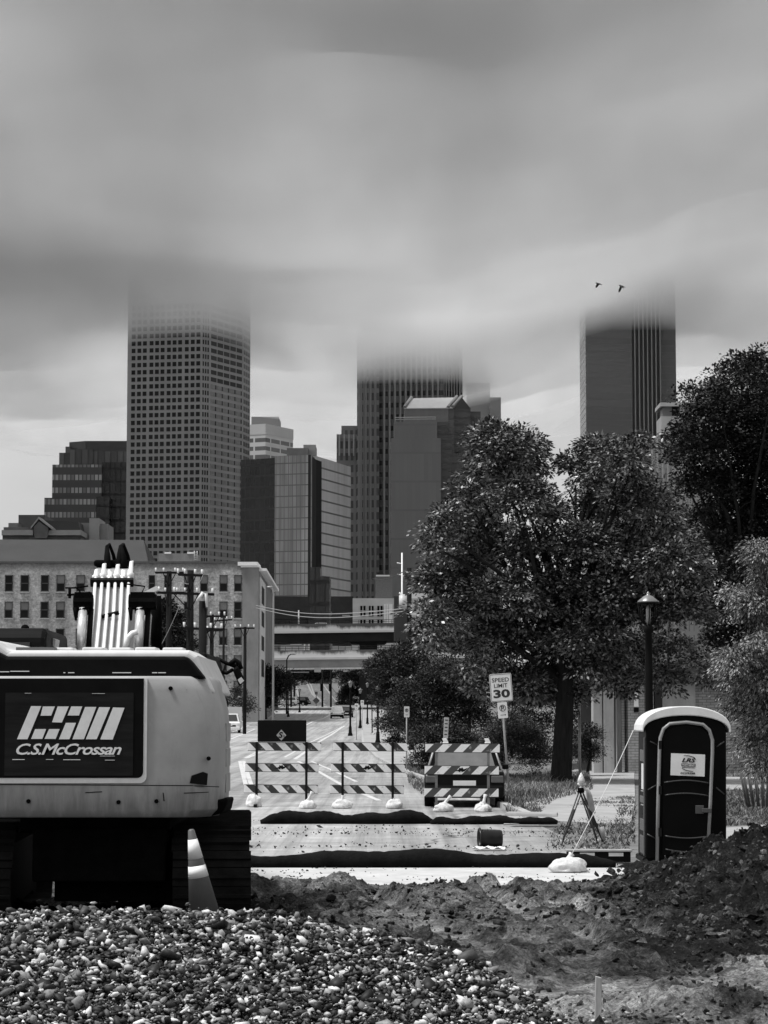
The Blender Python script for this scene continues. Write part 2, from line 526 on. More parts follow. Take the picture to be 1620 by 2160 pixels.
line([(482,1548),(525,1530)], .18); line([(480,1562),(538,1538)], .18)
line([(700,1506),(660,1522),(640,1532)], .2)
line([(662,1494),(630,1506)], .2)
def far_line(pts, wd):
    mb = MB()
    for (a, b) in zip(pts[:-1], pts[1:]):
        for k in range(6):
            f0, f1 = k/6, (k+1)/6
            x0 = a[0]*(1-f0)+b[0]*f0; y0 = a[1]*(1-f0)+b[1]*f0; x1 = a[0]*(1-f1)+b[0]*f1; y1 = a[1]*(1-f1)+b[1]*f1
            mb.quad((x0-wd/2, y0, tz(y0)+.05), (x0+wd/2, y0, tz(y0)+.05), (x1+wd/2, y1, tz(y1)+.05), (x1-wd/2, y1, tz(y1)+.05))
    tag(mb.build('lane_marking', PAINT), kind='structure')
far_line([(-12.3, 500), (-19.5, 620), (-27.5, 800), (-35, 940)], .5)
far_line([(-14.2, 540), (-19.0, 620), (-26.3, 800), (-34, 940)], .45)
far_line([(-17.2, 500), (-23.5, 620), (-31, 800)], .45)
far_line([(-10.2, 520), (-14.6, 620), (-22.5, 800)], .4)
strip('pavement_far', CONC, 470, 1000, lambda y: kerb(y)+.3, lambda y: kerb(y)+4.5, .12)

# pale strip of concrete at the end of the broken-up street
tag(MB().add([(-9, 28.3, .02), (3.05, 28.3, .02), (3.3, 31.6, .02), (-9, 31.6, .02)], [(0,1,2,3)]).build('concrete_strip', M('dusty concrete', .50, .9, .2, 2.5, bump=.3, bsc=25, spec=.15, dirt=.35)), kind='structure')

# ------------------------------------------------------------------ churned dirt in the foreground
def dirt_height(x, y):
    h = 0.05*fbm(x, y, 0.7, 4, .5, 1) + 0.15*fbm(x*0.9, y*0.6, 2.6, 6, .70, 2) + .07*np.abs(fbm(x, y*.7, 6, 4, .72, 5))
    # ruts left by the machine
    rut = np.zeros_like(h)
    for (xa, ya, xb, yb) in ((.85, 28.3, 1.95, 20.5), (1.35, 28.3, 2.65, 20.8), (-.2, 26.5, 1.0, 19.5)):
        t = np.clip((ya-y)/(ya-yb), 0, 1); cx = xa+(xb-xa)*t
        env = np.clip((y-yb)/1.0, 0, 1)*np.clip((ya+.3-y)/.5, 0, 1); core = np.exp(-((x-cx)/.13)**4)*env
        h = h*(1-.8*core) - .05*core + .09*np.exp(-((np.abs(x-cx)-.22)/.08)**2)*env*(.6+.8*fbm(x, y, 3, 3, .6, 1)); rut = np.maximum(rut, core)
    # two low heaps beside the tracks
    for cx, cyy, r, a in ((-.62, 27.0, .36, .12), (-1.15, 27.2, .18, .10), (-1.5, 26.6, .4, .12), (.7, 25.6, .5, .1)):
        h += a*np.exp(-(((x-cx)**2+((y-cyy)*.8)**2)/r**2)**1.3)*(1+.5*fbm(x, y, 5, 3, .6, 4))
    # the spoil heap in front of the toilet
    hc = np.interp(x, [2.5, 2.95, 3.25, 3.7, 4.0, 4.4, 4.9, 6.5], [0.0, .12, .26, .36, .5, .62, .78, .95])
    prof = np.where(y > 27.6, np.exp(-((y-27.6)/1.6)**2), np.interp(y, [17.5, 19.5, 22, 25, 27.6], [0.0, .12, .34, .72, 1.0]))
    rough = 1 + .35*fbm(x, y, 1.6, 4, .55, 6)
    h += hc*prof*rough
    h += .36*np.clip(hc*prof*3, 0, 1)*fbm(x, y*.7, 3.4, 6, .72, 7)
    # smoother beaten track in the right corner
    m = np.exp(-(((y-17.0-.35*(x-2))/1.1)**2))*np.clip((x-.6)/.8, 0, 1)
    h = h*(1-.8*m)
    # lumps near the stake
    for cx, cyy, r, a in ((2.05, 15.8, .3, .22), (2.5, 15.7, .25, .12), (1.5, 16.1, .4, .1), (.95, 17.9, .35, .12), (1.15, 18.6, .3, .12), (2.0, 19.0, .35, .18), (3.1, 18.1, .5, .12)):
        h += a*np.exp(-(((x-cx)**2+((y-cyy)*.7)**2)/r**2)**1.2)*(1+.7*fbm(x, y, 6, 3, .6, 3))
    return np.where(h < 0, h*.18, h) + .045, np.maximum(m, .55*rut)
gx, gy = np.meshgrid(np.arange(-7, 7.2, .035), np.concatenate([np.arange(9, 28.75, .045), np.arange(28.8, 33, .2)]), indexing='ij')
gh, gm = dirt_height(gx, gy)
fade = np.clip((28.7-gy)/.5, 0, 1)
right = np.clip((gx-3.0)/.5, 0, 1)
k = np.maximum(fade, right*np.clip((32.8-gy)/1.0, 0, 1))
gh = gh*k - .06*(1-k) 
tone = np.clip(.46+1.5*fbm(gx, gy*.55, .8, 6, .64, 5), 0, 1)
tone = np.clip(tone*.75 + gm*.9 + .35*np.exp(-((gy-27.9)/.9)**2)*(gx < 2.6) - .62*np.clip((gx-2.1)/.8, 0, 1)*np.clip((gy-18.6)/1.5, 0, 1), 0, 1)
idx = np.arange(gx.size).reshape(gx.shape)
q = np.stack([idx[:-1, :-1], idx[1:, :-1], idx[1:, 1:], idx[:-1, 1:]], -1).reshape(-1, 4)
def dirt_mat(name, lo, hi, useattr=True):
    t = NT(name); co = t.coord('Object')
    n1 = t.noise(co, 7, 8, .75); n2 = t.noise(co, 45, 5, .7)
    if useattr:
        a = t.n('ShaderNodeAttribute', attribute_name='tone').outputs['Fac']
    else:
        a = t.n('ShaderNodeNewGeometry').outputs['Random Per Island']
    f = t.math('ADD', t.math('MULTIPLY', a, .75), t.math('MULTIPLY', t.math('SUBTRACT', n1, .5), 1.1), clamp=True)
    g = t.mix(t.math('POWER', f, 1.35), lo, hi)
    n3 = t.noise(co, 22, 6, .8)
    g = t.math('MULTIPLY', g, t.ramp(n2, .3, .7, .4, 1.7)); g = t.math('MULTIPLY', g, t.ramp(n3, .35, .65, .35, 1.9)); g = t.math('MULTIPLY', g, t.ramp(t.noise(t.coord('Object', (1, .7, 1)), 2.4, 5, .7), .38, .62, .35, 1.5))
    t.base(g); t.b.inputs['Roughness'].default_value = .95; t.b.inputs['Specular IOR Level'].default_value = .15
    t.bump(t.math('ADD', n2, t.math('MULTIPLY', n3, 2.0)), 1.0, .05)
    return t.m
DIRT = dirt_mat('churned dirt', .014, .52)
tag(np_mesh('dirt_ground', np.stack([gx, gy, gh], -1), q, DIRT, smooth=True, attr=tone.ravel()), kind='structure')
def dirtz(x, y):
    h, _ = dirt_height(np.array([x]), np.array([y])); return float(h[0])

def ico(sub):
    bm = bmesh.new(); bmesh.ops.create_icosphere(bm, subdivisions=sub, radius=1)
    V = np.array([v.co[:] for v in bm.verts]); Fc = np.array([[v.index for v in f.verts] for f in bm.faces]); bm.free()
    return V, Fc
def rot_mats(n, r, tilt=None):
    """random rotations; with tilt, only a spin about z and a small tip"""
    a = r.random(n)*2*np.pi
    if tilt is None:
        q = r.normal(size=(n, 4)); q /= np.linalg.norm(q, axis=1)[:, None]
        w_, x, y, z = q.T
        return np.stack([1-2*(y*y+z*z), 2*(x*y-w_*z), 2*(x*z+w_*y), 2*(x*y+w_*z), 1-2*(x*x+z*z), 2*(y*z-w_*x), 2*(x*z-w_*y), 2*(y*z+w_*x), 1-2*(x*x+y*y)], -1).reshape(n, 3, 3)
    ca, sa = np.cos(a), np.sin(a); o = np.zeros(n); i = np.ones(n)
    Rz = np.stack([ca, -sa, o, sa, ca, o, o, o, i], -1).reshape(n, 3, 3)
    b = r.normal(size=n)*tilt; c = r.normal(size=n)*tilt
    Rx = np.stack([i, o, o, o, np.cos(b), -np.sin(b), o, np.sin(b), np.cos(b)], -1).reshape(n, 3, 3)
    Ry = np.stack([np.cos(c), o, np.sin(c), o, i, o, -np.sin(c), o, np.cos(c)], -1).reshape(n, 3, 3)
    return Ry @ Rx @ Rz
def scatter_lumps(name, P, D, mat, flat=(1, .8, .6), sub=2, rough=.18, tilt=.35, seed=1, nvar=20, smooth=True, parent=None, attr=None):
    """many small lumps (stones, clods) as one mesh"""
    r = np.random.default_rng(seed); V0, F0 = ico(sub); n = len(P)
    var = []
    for k in range(nvar):
        s = np.array(flat)*(1+.22*r.normal(size=3)); d = r.normal(size=(7, 3)); d /= np.linalg.norm(d, axis=1)[:, None]
        w_ = 1 + (rough*r.normal(size=7)[None, :]*np.maximum(V0 @ d.T, 0)**2).sum(1)
        if rough > .3: w_ *= 1+.18*r.normal(size=len(V0))
        var.append(V0*w_[:, None]*s)
    var = np.array(var)
    pick = r.integers(0, nvar, n); Rm = rot_mats(n, r, tilt)
    V = np.einsum('nij,nvj->nvi', Rm, var[pick])*(np.asarray(D)[:, None, None]/2) + np.asarray(P)[:, None, :]
    Fa = F0[None] + (np.arange(n)*len(V0))[:, None, None]
    at_ = None if attr is None else np.repeat(attr, len(V0))
    return np_mesh(name, V.reshape(-1, 3), Fa.reshape(-1, 3), mat, smooth=smooth, parent=parent, attr=at_)
# clods of earth lying on the dirt
n = 42000
px = rng.uniform(-2.2, 6.4, n); py = rng.uniform(14.5, 29.5, n)
keep = (rng.random(n) < np.where(px > 2.2, .95, .42)*np.clip(.55+.9*fbm(px, py, .8, 3, .5, 2), 0, 1)) & ~((py > 28.3) & (px < 2.9))
px, py = px[keep], py[keep]
ph, pm = dirt_height(px, py)
D = np.clip(np.exp(rng.normal(-3.5, .62, len(px))), 0, .13)*(1-.5*pm)
tag(scatter_lumps('soil_clods', np.stack([px, py, ph+D*.12], -1), D, dirt_mat('clod soil', .006, .30, False), (1, .8, .62), 1, .5, .6, 5, smooth=False), kind='stuff')
# crumbs tracked over the road and concrete
n = 2600
px = rng.uniform(-3.2, 4.0, n); py = rng.choice([29.2, 31.9, 36.5, 41, 44.2], n) + rng.normal(0, .9, n)
keep = (px < 3.3) & (py > 28.8) & (fbm(px, py*2, .6, 3, .5, 4) > -.05); px, py = px[keep], py[keep]
D = np.exp(rng.normal(-3.9, .5, len(px)))
tag(scatter_lumps('road_debris', np.stack([px, py, .02+D*.15], -1), D, M('dark crumbs', .03, .95, spec=.1), (1, .8, .5), 1, .4, .5, 9, smooth=False), kind='stuff')

# ------------------------------------------------------------------ the pile of river gravel
GX, GZ = [], []
for p in ((-260,1912),(-60,1908),(200,1906),(420,1903),(560,1907),(640,1922),(700,1938),(790,1950),(880,1968),(940,1985),(990,2006),(1060,2045),(1150,2105),(1230,2165),(1330,2235)):
    v = at(p[0], p[1], 14.0); GX.append(v.x); GZ.append(v.z)
def pile_z(x, y):
    hc = np.interp(x, GX, GZ)
    front = hc - .36*(14.0-y) + .02*np.sin(x*5+y*3)
    back = hc - .55*(y-14.0)
    return np.where(y < 14, front, back) - .06*np.exp(-((y-14)/.25)**2)
gx, gy = np.meshgrid(np.arange(-4.2, 2.6, .06), np.arange(10.2, 16.2, .06), indexing='ij')
z = pile_z(gx, gy) - .035 + .02*fbm(gx, gy, 6, 3, .6, 1)
z = np.maximum(z, -.1)
idx = np.arange(gx.size).reshape(gx.shape)
q = np.stack([idx[:-1, :-1], idx[1:, :-1], idx[1:, 1:], idx[:-1, 1:]], -1).reshape(-1, 4)
bedm = M('dark grit', .012, .95, .5, 20, bump=.8, bsc=60, spec=.1)  # near-black sheet under the stones, showing through the gaps
n = 50000
px = rng.uniform(-3.2, 2.0, n); py = rng.uniform(11.9, 14.5, n)
D = np.clip(np.exp(rng.normal(-3.58, .42, n)), .014, .085)
pz = pile_z(px, py)
keep = pz > -.02; px, py, pz, D = px[keep], py[keep], pz[keep], D[keep]
pz = pz + rng.normal(0, .017, len(px))
# strays that rolled off the pile
ns = 900; f = rng.random(ns); sx = np.interp(f, [0, .4, 1], [-.9, .4, 2.1]); sy = np.interp(f, [0, .4, 1], [15.6, 15.3, 14.2])
sx = sx + np.abs(rng.normal(0, .28, ns))+.05; sy = sy + rng.normal(0, .5, ns)
sz = np.maximum(dirt_height(sx, sy)[0], pile_z(sx, sy)) + .005
px = np.concatenate([px, sx]); py = np.concatenate([py, sy]); pz = np.concatenate([pz, sz]); D = np.concatenate([D, np.clip(np.exp(rng.normal(-3.6, .4, ns)), .012, .06)])
def stone_mat():
    t = NT('river stones'); co = t.coord('Object')
    a = t.n('ShaderNodeNewGeometry').outputs['Random Per Island']
    f = t.math('POWER', a, 4.0)
    n1 = t.noise(co, 40, 5, .65); n2 = t.noise(co, 170, 3, .6)
    g = t.mix(f, .006, .82)
    g = t.math('MULTIPLY', g, t.ramp(n1, .3, .7, .6, 1.3)); g = t.math('MULTIPLY', g, t.ramp(n2, .3, .7, .8, 1.15))
    t.base(g); t.b.inputs['Roughness'].default_value = .6; t.b.inputs['Specular IOR Level'].default_value = .35
    t.bump(n2, .25, .004)
    return t.m
st = scatter_lumps('gravel_pile', np.stack([px, py, pz], -1), D, stone_mat(), (1.15, .80, .52), 1, .32, .5, 21, nvar=60)
tag(st, kind='stuff')
bed = np_mesh('grit_bed', np.stack([gx, gy, z], -1), q, bedm, smooth=True, parent=st)

# ------------------------------------------------------------------ grass and weeds
def grass(name, pts, n, h0, h1, mat, lean=.5, wd=.012):
    P = np.array([ground(*p)[:] for p in pts])
    lo, hi = P.min(0), P.max(0); got = []
    while len(got) < n:
        c = rng.uniform(lo[:2], hi[:2]); ins = False; j = len(P)-1
        for i in range(len(P)):
            if (P[i, 1] > c[1]) != (P[j, 1] > c[1]) and c[0] < (P[j, 0]-P[i, 0])*(c[1]-P[i, 1])/(P[j, 1]-P[i, 1])+P[i, 0]: ins = not ins
            j = i
        if ins: got.append(c)
    c = np.array(got)
    dens = np.clip(.55+.9*fbm(c[:, 0], c[:, 1], 1.1, 3, .5, 3), .15, 1.3)
    h = rng.uniform(h0, h1, n)*dens
    a = rng.uniform(0, 2*np.pi, n); l = rng.normal(0, lean, (n, 2))*h[:, None]
    z0 = np.interp(c[:, 1], TY, TZ)
    wv = np.stack([np.cos(a), np.sin(a)], -1)*wd*rng.uniform(.6, 1.6, n)[:, None]
    b0 = np.concatenate([c-wv, z0[:, None]], 1); b1 = np.concatenate([c+wv, z0[:, None]], 1)
    m0 = np.concatenate([c+l*.35-wv*.7, (z0+h*.6)[:, None]], 1); m1 = np.concatenate([c+l*.35+wv*.7, (z0+h*.6)[:, None]], 1)
    tp = np.concatenate([c+l, (z0+h)[:, None]], 1)
    V = np.stack([b0, b1, m1, m0, tp], 1).reshape(-1, 3); k = np.arange(n)[:, None]*5
    Fq = np.concatenate([k+np.array([[0, 1, 2]]), k+np.array([[0, 2, 3]]), k+np.array([[3, 2, 4]])])
    return tag(np_mesh(name, V, Fq, mat), kind='stuff')
def leaf_mat(name, lo, hi, rough=.5, spec=.4, pw=1.0):
    t = NT(name)
    a = t.math('POWER', t.n('ShaderNodeNewGeometry').outputs['Random Per Island'], pw)
    t.base(t.mix(a, lo, hi)); t.b.inputs['Roughness'].default_value = rough; t.b.inputs['Specular IOR Level'].default_value = spec
    return t.m
GRASSM = leaf_mat('grass blades', .03, .26, .6, .3, 1.6)
DRYM = leaf_mat('dry grass', .12, .4, .7, .2)
grass('grass', [(1060,1700),(1062,1640),(1240,1628),(1250,1668),(1170,1690),(1120,1735),(1075,1720)], 9000, .08, .3, GRASSM)
grass('grass', [(1180,1710),(1338,1706),(1338,1680),(1240,1688)], 2600, .04, .14, GRASSM)
grass('grass', [(1528,1742),(1640,1742),(1640,1668),(1528,1668)], 7000, .06, .2, GRASSM)
grass('grass', [(1528,1640),(1700,1640),(1700,1600),(1528,1600)], 5000, .08, .25, GRASSM)
grass('weeds', [(1150,1792),(1330,1800),(1335,1730),(1250,1725),(1170,1745)], 1500, .03, .13, GRASSM, .9, .012)
grass('weeds', [(1285,1775),(1340,1780),(1340,1690),(1310,1690)], 700, .04, .2, GRASSM, .7, .014)
grass('dry_grass', [(1064,1650),(1160,1642),(1160,1672),(1064,1680)], 2600, .1, .32, DRYM, .6)
grass('grass', [(862,1655),(908,1692),(908,1590),(852,1605)], 3500, .1, .3, GRASSM)
grass('grass', [(1200,1625),(1340,1625),(1340,1600),(1200,1600)], 2500, .05, .16, GRASSM)
# ------------------------------------------------------------------ excavator
def rrect(x0, x1, z0, z1, r, n=6, corners=(1,1,1,1)):
    P = []
    for (cx, cz, a0, on) in ((x0, z0, 180, corners[0]), (x1, z0, 270, corners[1]), (x1, z1, 0, corners[2]), (x0, z1, 90, corners[3])):
        if not on: P.append((cx, cz)); continue
        sx = 1 if cx == x0 else -1; sz = 1 if cz == z0 else -1
        for k in range(n+1):
            a = R(a0+90*k/n); P.append((cx+sx*r+r*math.cos(a), cz+sz*r+r*math.sin(a)))
    return P
def fit(o, x0, x1, z0, z1):
    """scale a flat text mesh (lying in its own xy plane) to fill a rectangle of its parent's xz plane"""
    me = o.data; c = np.empty(len(me.vertices)*3, np.float32); me.vertices.foreach_get('co', c); c = c.reshape(-1, 3)
    lo, hi = c.min(0), c.max(0)
    c[:, 0] = (c[:, 0]-lo[0])/(hi[0]-lo[0])*(x1-x0) - (x1-x0)/2
    c[:, 1] = (c[:, 1]-lo[1])/(hi[1]-lo[1])*(z1-z0) - (z1-z0)/2
    me.vertices.foreach_set('co', c.ravel()); me.update()
    o.scale = (1, 1, 1)
    return o
def px2(px, py, Y):
    v = at(px, py, Y); return v.x, v.z
def yel():
    t = NT('worn yellow paint'); co = t.coord('Object'); s = t.n('ShaderNodeSeparateXYZ'); t.l(co, s.inputs[0])
    n1 = t.noise(co, 1.6, 8, .7); n2 = t.noise(t.coord('Object', (5, 5, .7)), 2.2, 7, .7); n3 = t.noise(co, 9, 9, .8)
    g = t.math('MULTIPLY', t.ramp(n1, .3, .7, .82, 1.12), .37)
    mud = t.math('ADD', t.ramp(s.outputs['Z'], 1.62, 1.2, 0, .75), t.math('MULTIPLY', t.math('SUBTRACT', n2, .5), 1.3))
    g = t.mix(t.ramp(mud, .25, .75, 0, .62), g, .10)          # dried mud splashed over the lower edge
    g = t.mix(t.ramp(n3, .60, .70, 0, .55), g, .12)            # chips and rust freckles
    g = t.mix(t.ramp(n2, .58, .72, 0, .35), g, .2)             # rain streaks
    t.base(g); t.b.inputs['Roughness'].default_value = .5; t.b.inputs['Specular IOR Level'].default_value = .4
    return t.m
YEL = yel()
YELTOP = M('top-lit yellow paint', .62, .5, .15, 4.0, spec=.4)  # paler copy of the yellow: light from above put into the hood colour
PANEL = M('black steel panel', .005, .5, .5, 3.0, spec=.07)
DECAL = M('scuffed decal', .013, .55, .6, 7.0, stretch=(.25, 1, 2), spec=.1)
LOGOW = M('white vinyl', .78, .5, .1, 9.0, dirt=.12)
GREASE = M('greasy steel', .004, .8, .6, 6.0, bump=.3, spec=.03)

def excavator():
    ex = thing('excavator', 'large tracked excavator seen from behind with a black lettered panel on its pale counterweight', 'excavator', (-2.75, 23.4, 0))
    # counterweight, lofted from plan outlines
    def plan(ins, c):
        y0 = 21.0 + ins*.35
        return [(-4.15+ins, 22.7), (-4.15+ins, 21.5+ins), (-3.9+ins, 21.1+ins*.6), (-3.7, y0), (-2.6, y0), (-1.74-c, y0), (-1.62-c*.9, y0+.05), (-1.53-c*.8, y0+.2), (-1.49-c*.6, y0+.45), (-1.53-c*.5, 22.7)]
    lv = [(1.17, .12, .10), (1.24, .02, .02), (1.5, 0, 0), (1.95, 0, 0), (2.15, .0, .03), (2.33, .015, .12), (2.43, .03, .19), (2.465, .07, .24)]
    cw = MB(); n = 10
    vs = []
    for z, i, c in lv: vs += [(p[0], p[1], z) for p in plan(i, c)]
    fs = []
    for k in range(len(lv)-1):
        for j in range(n):
            j2 = (j+1) % n; fs.append((k*n+j, k*n+j2, (k+1)*n+j2, (k+1)*n+j))
    fs.append(tuple(range(n))[::-1]); fs.append(tuple((len(lv)-1)*n+j for j in range(n)))
    cw.add(vs, fs, True)
    CW = cw.build('counterweight', YEL, ex, bevel=.012, origin=(0, 0, 0))
    for p in CW.data.polygons: p.use_smooth = True
    # lettered black panel on its rear face
    x1, zb = px2(309, 1652, 20.99); _, zt = px2(309, 1431, 20.99)
    tag(MB().extrude(rrect(-4.02, x1, zb, zt, .06, corners=(0,1,0,0)), 'y', 20.972, 21.06).build('panel_border', LOGOW, CW), 'pale trim round the black panel')
    x1b, zbb = px2(302, 1641, 20.98)
    pn = MB().extrude(rrect(-4.02, x1b, zbb, zt, .055, corners=(0,1,0,0)), 'y', 20.962, 20.98).build('rear_panel', PANEL, CW, bevel=.006)
    a = px2(9, 1636, 20.96); b = px2(282, 1461, 20.96)
    MB().extrude(rrect(a[0], b[0], a[1], b[1], .01), 'y', 20.956, 20.964).build('decal', DECAL, CW)
    lg = MB()
    for q in (((190,1040),(252,1040),(168,1242),(104,1242)), ((262,1042),(335,1042),(312,1098),(248,1098)), ((352,1042),(420,1042),(378,1140),(318,1138)),
              ((435,1042),(502,1042),(482,1097),(413,1097)), ((215,1180),(282,1180),(258,1240),(190,1240)), ((300,1180),(364,1180),(340,1240),(272,1240)),
              ((402,1142),(464,1142),(424,1242),(360,1242)), ((520,1045),(588,1045),(512,1242),(442,1242)), ((605,1046),(672,1047),(590,1242),(524,1242)), ((690,1048),(760,1050),(688,1244),(612,1243))):
        pts = [px2(x/2.893, 1130+y/2.893, 20.955) for x, y in q]
        lg.extrude(pts, 'y', 20.950, 20.958)
    lg.build('emblem', LOGOW, CW)
    a = px2(98/2.893, 1130+1337/2.893, 20.95); b = px2(742/2.893, 1130+1268/2.893, 20.95)
    t = text('lettering', 'C.S.McCrossan', .1, LOGOW, CW, (0, 0, 0), shear=.35, bold=.0016, spacing=.9)
    fit(t, a[0], b[0], a[1], b[1]); t.location = Vector(((a[0]+b[0])/2, 20.952, (a[1]+b[1])/2)) - wloc(CW)
    for (x0_, y0_, x1_, y1_) in ((0, 1655, 395, 1657), (395, 1657, 462, 1660)):
        a = px2(x0_, y0_, 20.995); b = px2(x1_, y1_, 20.995); MB().tube((a[0], 21.0, a[1]), (b[0], 21.0+(.02 if x1_ > 400 else 0), b[1]), .004, n=6).build('plate_joint', GREASE, CW)
    for (x_, y_) in ((60,1690), (250,1692), (330,1690), (360,1452), (440,1600)):
        a = px2(x_, y_, 21.0); MB().tube((a[0], 20.985, a[1]), (a[0], 21.03, a[1]), .02, n=8).build('lifting_bolt', GREASE, CW)
    for (x0, x1_, y, h) in ((75,150,1364,4), (280,325,1364,3), (385,490,1365,4), (640,700,1368,3), (610,700,1343,3), (150,190,960,2), (560,640,962,2)):
        a = px2(x0/2.893, 1130+(y+h)/2.893, 20.95); b = px2(x1_/2.893, 1130+y/2.893, 20.95); MB().bb(a[0], b[0], 20.953, 20.957, a[1], b[1]).build('scratch', LOGOW, CW)
    # dark chipped patch, weld seams and the bumper foot
    q = [px2(400, 1652, 20.99), px2(436, 1656, 20.99), px2(438, 1632, 20.99), px2(428, 1628, 20.99), px2(404, 1636, 20.99)]
    MB().extrude(q, 'y', 20.990, 21.03).build('paint_chip', BLACK, CW)
    for (x0, y0, x1_, y1) in ((388,1673,440,1671), (344,1672,346,1690), (180,1672,215,1670)):
        a = px2(x0, y0, 20.995); b = px2(x1_, y1, 20.995)
        MB().tube((a[0], 20.999, a[1]), (b[0], 20.999, b[1]), .004, n=6).build('weld_seam', GREASE, CW)
    P = [(-1.70,21.22,1.15),(-1.5,21.26,1.2),(-1.45,21.8,1.2),(-1.68,21.8,1.15),(-1.68,21.16,1.31),(-1.44,21.24,1.34),(-1.42,21.8,1.34),(-1.63,21.8,1.31)]
    MB().hull8(P).build('bumper_foot', GREASE, CW, bevel=.03)
    # hood
    x0, zt = px2(412, 1372, 21.35)
    hood = MB().extrude([(-4.2, 2.3), (-4.2, zt+.1), (-3.62, zt+.1), (-3.5, zt), (x0-.05, zt), (x0+.03, zt-.05), (x0+.2, 2.3)], 'y', 21.25, 23.6).build('hood', YELTOP, ex, bevel=.05, seg=4)
    q = [(-4.15, 2.44), (-4.15, zt+.0), (-3.62, zt+.0), (-3.5, zt-.06), (x0-.06, zt-.06), (x0+.0, zt-.12), (x0+.12, 2.44)]
    gp = MB().extrude(q, 'y', 21.14, 21.3).build('hood_rear_panel', PANEL, hood, bevel=.03)
    for (x0_, x1_, y) in ((0,20,1417), (22,62,1416), (134,138,1419), (144,157,1419), (237,277,1419), (321,332,1419), (334,350,1419)):
        a = px2(x0_, y, 21.13); b = px2(x1_, y, 21.13); MB().bb(a[0], b[0], 21.12, 21.15, a[1]-.004, a[1]+.004).build('latch', CHROME, gp)
    for i, x in enumerate((-3.3, -3.05, -2.75, -2.5, -2.25, -2.0)):
        MB().bb(x-.1, x+.1, 21.5+.1*(i % 2), 21.9, zt-.02, zt+.035).build('hood_plate', YELTOP, hood, bevel=.015)
    MB().bb(-3.46, -3.1, 21.42, 21.6, zt-.01, zt+.032).build('tread_strip', M('grey grip tape', .12, .9), hood)
    # right-hand side of the upper body
    MB().bb(-2.4, -1.78, 22.5, 25.4, 1.25, 2.42).build('side_body', PANEL, ex, bevel=.04)
    MB().extrude([(22.4, 2.4), (25.0, 2.4), (25.0, 2.55), (24.2, 2.72), (22.4, 2.72)], 'x', -2.3, -1.74).build('tool_box', BLACK, ex, bevel=.03)
    for i, z in enumerate((1.38, 1.62, 1.86)): MB().bb(-1.54, -1.489, 21.62, 22.2, z, z+.17).build('side_reflector', STEEL, ex)
    # cab
    cab = MB().extrude([(23.3, 1.3), (25.2, 1.3), (25.2, 2.4), (24.9, 2.98), (23.4, 3.0), (23.3, 2.9)], 'x', -4.4, -3.46).build('cab', BLACK, ex, bevel=.05)
    MB().bb(-4.25, -3.62, 23.28, 23.3, 2.2, 2.85).build('cab_rear_window', M('cab glass', .02, .1), cab)
    MB().ball((-3.72, 23.6, 3.0), .045).build('beacon', GREASE, cab)
    pp = px2(100, 1340, 23.9); q = px2(118, 1366, 23.9)
    MB().hull8([(pp[0],23.8,pp[1]-.08),(q[0],23.8,q[1]),(q[0],24.1,q[1]),(pp[0],24.1,pp[1]-.08),(pp[0]-.03,23.8,pp[1]+.02),(q[0]+.01,23.8,q[1]+.08),(q[0]+.01,24.1,q[1]+.08),(pp[0]-.03,24.1,pp[1]+.02)]).build('sun_visor', STEEL, cab)
    # boom
    S = [(23.5, 2.05, -2.93, .55), (24.4, 2.5, -2.98, .6), (25.8, 3.22, -3.10, .72), (27.0, 3.84, -3.22, .8), (27.6, 3.95, -3.26, .8), (29.0, 3.8, -3.38, .7), (31.5, 2.9, -3.55, .5)]
    bm_ = MB(); vs = []; fs = []
    for i, (y, z, x, d) in enumerate(S):
        a = S[max(0, i-1)]; b = S[min(len(S)-1, i+1)]
        t = Vector((0, b[0]-a[0], b[1]-a[1])).normalized(); nn = Vector((0, -t.z, t.y))
        c = Vector((x, y, z)); h = .215
        for sx, f in ((-1, 0), (1, 0), (1, -1), (-1, -1)):
            vs.append(tuple(c + Vector((sx*h, 0, 0)) + nn*(f*d)))
    for i in range(len(S)-1):
        for j in range(4): fs.append((i*4+j, i*4+(j+1) % 4, i*4+4+(j+1) % 4, i*4+4+j))
    fs += [(0,1,2,3), tuple(len(S)*4-1-k for k in range(4))]
    bm_.add(vs, fs)
    boom = bm_.build('boom', M('boom paint', .33, .5, .15, 3, dirt=.4), ex, bevel=.03)
    def bp(y, dx, up):
        i = max(k for k in range(len(S)-1) if S[k][0] <= y+1e-6); a, b = S[i], S[i+1]; f = (y-a[0])/(b[0]-a[0])
        t = Vector((0, b[0]-a[0], b[1]-a[1])).normalized(); nn = Vector((0, -t.z, t.y))
        return Vector((a[2]+(b[2]-a[2])*f+dx, y, a[1]+(b[1]-a[1])*f)) + nn*up
    for k in range(6):
        dx = -.195+.078*k
        MB().path([bp(y, dx, .05) for y in (23.85, 24.4, 25.1, 25.8, 26.4, 26.85)], .0185, 10).build('hydraulic_pipe', WHITE, boom)
    for (y, sz, ry) in ((26.55, (.50, .06, .09), 0), (23.95, (.26, .05, .14), 0), (25.75, (.2, .03, .04), -14)):
        MB().box(bp(y, 0, .05), sz, rx=R(27), ry=R(ry)).build('pipe_clamp', BLACK, boom)
